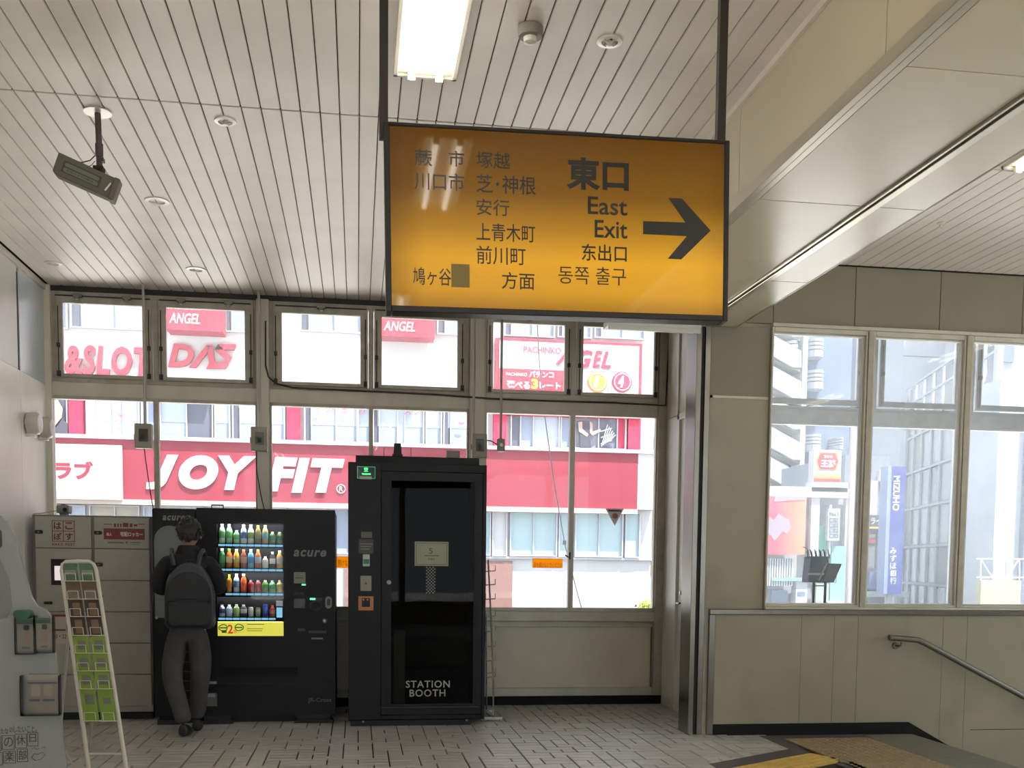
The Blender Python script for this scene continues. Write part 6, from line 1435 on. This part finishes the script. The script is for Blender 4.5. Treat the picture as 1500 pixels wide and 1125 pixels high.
q = PR(1459, 545, 1640, 890, 40); MB().box(q[0], 40, -6, q[2]+6, 43, W(1480, 556, 1, 40).z).build('wall', M_apw, t)
bx_(1495, 600, 1500, 890, 0, .3, M_ap, 'downpipe', t, 40)
t = thing('white_block', 'wide white building high behind the third stair window', 'building', (W(1500, 500, 1, 70).x, 75, -6))
q = PR(1420, 380, 1700, 560, 70); MB().box(q[0], 70, -6, q[2], 73, q[3]+4).build('wall', M_apw, t); bx_(1420, 492, 1484, 530, 0, .2, M_ap, 'window_band', t, 70)
# bank sign
YM = 42
q = PR(1298, 683, 1324, 870, YM); t = thing('bank_sign', 'tall blue vertical bank sign in the middle stair window', 'sign', ((q[0]+q[2])/2, YM, q[1]))
MB().box(q[0], YM, q[1], q[2], YM+.6, q[3]).build('board', mat('bank_blue', s2l((52, 72, 160)), .4), t)
MB().tube([((q[0]+q[2])/2, YM+.3, -6), ((q[0]+q[2])/2, YM+.3, q[1]+.1)], .15, 8).build('post', mat('bank_post', s2l((200, 204, 210)), .5), t)
MB().box(q[0]-.02, YM-.02, q[1], q[0]+.14, YM+.62, q[3]).build('side', mat('bank_blue_light', s2l((150, 168, 215)), .4), t)
def vtext(s_, r_, m, par, Y, bold=.02):
    o = text('lettering', s_, (0, 0, 1, 1), 0, m, None, bold, ex=.01)
    x0, z0, x1, z1 = PR(*r_, Y); o.data.transform(Matrix.Translation(o.location)); o.location = (0, 0, 0)
    off = wloc(par)
    for v in o.data.vertices:
        a, b_ = v.co.x, v.co.z; v.co = Vector((x0+b_*(x1-x0), Y-.01+v.co.y, z1-a*(z1-z0)))-off
    o.parent = par; return o
vtext('MIZUHO', (1308, 697, 1317.5, 748), M_lw, t, YM, .02)
for k, ch_ in enumerate('みずほ銀行'): text('lettering', ch_, PR(1303.5-.0*k, 802+k*11, 1313, 811.5+k*11, YM), YM-.01, M_lw, t, .01, ex=.01)
# low shops in the middle
t = thing('shop_block', 'grey shop building with small signs left of the bank sign', 'building', (W(1275, 800, 1, 50).x, 52, -6))
q = PR(1235, 640, 1300, 890, 50); MB().box(q[0], 50, -6, q[2], 58, W(1275, 668, 1, 50).z).build('wall', mat('shop_grey', s2l((158, 166, 178)), .6), t)
bx_(1268, 705, 1281, 756, .0, .3, M_apw, 'white_sign', t, 50); bx_(1268, 755, 1292, 771, .0, .35, mat('shop_dark', s2l((92, 94, 104)), .5), 'dark_sign', t, 50)
text('lettering', 'トライ', PR(1269, 758, 1290, 768, 49.65), 49.64, M_lw, t, .02, ex=.01)
bx_(1262, 772, 1292, 775, .0, .5, mat('shop_yellow', s2l((232, 220, 90)), .5), 'yellow_line', t, 50); bx_(1266, 780, 1277, 795, 0, .3, M_sr, 'red_sign', t, 50); bx_(1266, 783, 1277, 788, .3, .32, M_apw, 'sign_stripe', t, 50)
bx_(1268, 838, 1288, 862, 0, .4, mat('shop_blue', s2l((120, 130, 190)), .5), 'blue_sign', t, 50); bx_(1262, 866, 1320, 874, 0, .8, mat('shop_pale', s2l((225, 232, 225)), .5), 'awning', t, 50)
bx_(1268, 800, 1278, 832, 0, .2, M_bgw, 'window', t, 50); bx_(1282, 780, 1294, 832, 0, .2, M_bgw, 'window', t, 50); bx_(1285, 690, 1297, 705, 0, .2, M_apw, 'window', t, 50)
# dumpling shop sign
YG = 40; q = PR(1192, 659, 1232, 707, YG); t = thing('shop_sign', 'square white and red hexagon shop sign on a pole in the left stair window', 'sign', ((q[0]+q[2])/2, YG, -6))
MB().box(q[0], YG, q[1], q[2], YG+.5, q[3]).build('board', mat('board_pink_white', s2l((228, 222, 228)), .5), t)
MB().tube([((q[0]+q[2])/2, YG+.3, -6), ((q[0]+q[2])/2, YG+.3, q[1])], .12, 8).build('pole', M_apw, t)
w, h = q[2]-q[0], q[3]-q[1]
def hexa(f_, d, m, nm2):
    x0, x1, z0, z1 = q[0]+w*(.5-.42*f_), q[0]+w*(.5+.42*f_), q[1]+h*(.66-.27*f_), q[1]+h*(.66+.27*f_); s_ = w*.1
    MB().prism([(x0+s_, z0), (x1-s_, z0), (x1, (z0+z1)/2), (x1-s_, z1), (x0+s_, z1), (x0, (z0+z1)/2)], YG-d, YG).build(nm2, m, t)
hexa(1, .02, mat('hex_orange', s2l((240, 170, 90)), .5), 'hexagon_rim'); hexa(.88, .04, mat('hex_red', s2l((196, 40, 56)), .5), 'hexagon')
text('lettering', '餃子の', (q[0]+w*.32, q[1]+h*.74, q[0]+w*.66, q[1]+h*.84), YG-.045, M_lw, t, .02, ex=.01)
text('lettering', '王将', (q[0]+w*.24, q[1]+h*.46, q[0]+w*.78, q[1]+h*.70), YG-.045, M_lw, t, .05, ex=.01)
for a, b_, m_ in ((.0, .12, mat('hex_red', (0, 0, 0))), (.12, .20, mat('hex_orange', (0, 0, 0))), (.20, .26, mat('stripe_yellow', s2l((245, 225, 120)), .5))): MB().box(q[0]+w*.02, YG-.03, q[1]+h*a, q[2]-w*.02, YG, q[1]+h*b_).build('stripe', m_, t)
# red billboard and arcade front
YQ = 34
t = thing('shopping_arcade', 'pale shop front with white posts under the red billboard', 'building', (W(1180, 800, 1, YQ+1).x, YQ+2, -6))
q = PR(1100, 728, 1243, 890, YQ+.6); MB().box(q[0], YQ+.6, -6, q[2], YQ+6, q[3]).build('wall', mat('arcade_wall', s2l((196, 192, 196)), .6), t)
bx_(1100, 714, 1246, 729, 0, .3, M_apw, 'ledge', t, YQ+.4); bx_(1184, 722, 1196, 832, 0, .2, M_apw, 'post', t, YQ+.4); bx_(1234, 722, 1244, 832, 0, .2, M_apw, 'post', t, YQ+.4)
bx_(1197, 771, 1208.5, 811, 0, .15, mat('green_panel', s2l((90, 190, 150)), .5), 'green_panel', t, YQ+.4); bx_(1209, 740, 1212, 812, 0, .3, M_apw, 'flag_pole', t, YQ+.4)
bx_(1212, 800, 1244, 890, 0, .25, mat('teal_wall', s2l((150, 205, 200)), .5), 'teal_wall', t, YQ+.4); bx_(1122, 846, 1182, 851, 0, .5, mat('green_rail', s2l((150, 200, 185)), .5), 'green_rail', t, YQ+.4)
bx_(1190, 855, 1208, 890, 0, .3, mat('light_green', s2l((190, 230, 190)), .5), 'green_window', t, YQ+.4); bx_(1159, 850, 1175, 884, 0, .4, M_apw, 'white_signboard', t, YQ+.4); bx_(1161, 866, 1172, 872, .4, .42, M_ap, 'signboard_print', t, YQ+.4)
bx_(1127, 864, 1150, 890, 0, .2, M_ap, 'window', t, YQ+.4); bx_(1202, 880, 1244, 884, 0, .6, M_lw, 'white_ledge', t, YQ+.4); bx_(1180, 708, 1232, 722, 0, .5, M_apw, 'roof_box', t, YQ+.6)  # the narrow ledge is plain white
for k in range(11):
    x0 = 1122+k*3.6; P6 = [(x0+1.4, 818), (x0+3.2, 818), (x0+2.0, 858), (x0, 858)]
    MB().prism([(W(a, b_, 1, YQ).x, W(a, b_, 1, YQ).z) for a, b_ in P6][::-1], YQ-.05, YQ+.2).build('awning_slat', M_apw, t)
q = PR(1110, 727, 1180, 812, YQ-.2); t = thing('billboard', 'large red and orange billboard with a grey blotch in the left stair window', 'billboard', ((q[0]+q[2])/2, YQ-.1, q[1]))
M_bb = bpy.data.materials.new('billboard_print'); M_bb.use_nodes = True; nt = M_bb.node_tree; b = nt.nodes['Principled BSDF']
tc = nt.nodes.new('ShaderNodeTexCoord'); sp_ = nt.nodes.new('ShaderNodeSeparateXYZ'); nt.links.new(tc.outputs['Generated'], sp_.inputs[0]); cr = nt.nodes.new('ShaderNodeValToRGB'); nt.links.new(sp_.outputs['X'], cr.inputs[0])
cr.color_ramp.elements[0].position = .35; cr.color_ramp.elements[0].color = (*s2l((240, 50, 80)), 1); cr.color_ramp.elements[1].color = (*s2l((250, 130, 90)), 1); nt.links.new(cr.outputs[0], b.inputs['Base Color']); b.inputs['Roughness'].default_value = .6
MB().box(q[0], YQ-.2, q[1], q[2], YQ+.1, q[3]).build('board', M_bb, t)
gb = [(1122, 768), (1128, 757), (1133, 762), (1141, 752), (1148, 758), (1156, 761), (1158, 775), (1152, 782), (1146, 778), (1140, 786), (1134, 792), (1128, 783), (1122, 784)]
M_gb = mat('blotch_grey', s2l((178, 160, 184)), .6)
MB().prism([(W(a, b_, 1, YQ-.2).x, W(a, b_, 1, YQ-.2).z) for a, b_ in gb][::-1], YQ-.22, YQ-.2).build('grey_print', M_gb, t)
MB().prism([(W(a, b_, 1, YQ-.2).x, W(a, b_, 1, YQ-.2).z) for a, b_ in [(1135, 727), (1180, 727), (1180, 732), (1160, 733), (1134, 735)]][::-1], YQ-.22, YQ-.2).build('grey_print', M_gb, t)
q = PR(1213, 745, 1230, 792, YQ); t = thing('hanging_sign', 'narrow vertical shop sign with dark characters beside the red billboard', 'sign', ((q[0]+q[2])/2, YQ, q[1]))
MB().box(q[0], YQ, q[1], q[2], YQ+.2, q[3]).build('board', mat('pale_board', s2l((214, 222, 230)), .5), t)
M_ink2 = mat('ink_slate', s2l((88, 98, 116)), .5); text('lettering', 'No.1', PR(1215, 750, 1228, 756, YQ), YQ-.01, M_ink2, t, .02, ex=.01)
for i in range(2):
    for j in range(4):
        q = PR(1214.5+i*7, 759+j*7.6, 1220.8+i*7, 765.6+j*7.6, YQ); f_ = MB().box(q[0], YQ-.01, q[1], q[2], YQ, q[3]).build('dark_field', M_ink2, t)
        text('character', '肉料理酒カクテル'[i*4+j], (q[0]+.03, q[1]+.03, q[2]-.03, q[3]-.03), YQ-.012, M_lw, f_, 0, ex=.005)
q = PR(1241, 615, 1252, 890, 25); one('street_pole', MB().tube([((q[0]+q[2])/2, 25, -6), ((q[0]+q[2])/2, 25, q[3])], (q[2]-q[0])*.42, 12), mat('pole_pink_grey', s2l((206, 192, 196)), .5), 'thick pinkish grey street pole in the left stair window', 'pole')
t = thing('construction_hoarding', 'pale yellow hoarding with scaffold bars in the right stair window', 'hoarding', (W(1458, 870, 1, 37).x, 37, -6))
bx_(1430, 850, 1488, 892, 0, .3, mat('hoarding_yellow', s2l((245, 232, 180)), .6), 'panel', t, 37)
for a, b_ in (((1436, 850), (1436, 818)), ((1455, 850), (1455, 818)), ((1474, 850), (1474, 818)), ((1493, 850), (1493, 818)), ((1430, 819), (1500, 819)), ((1430, 846), (1500, 846)), ((1436, 819), (1455, 848)), ((1474, 848), (1493, 819))):
    MB().tube([W(*a, 1, 36.9), W(*b_, 1, 36.9)], .035, 5).build('scaffold_tube', M_apw, t)
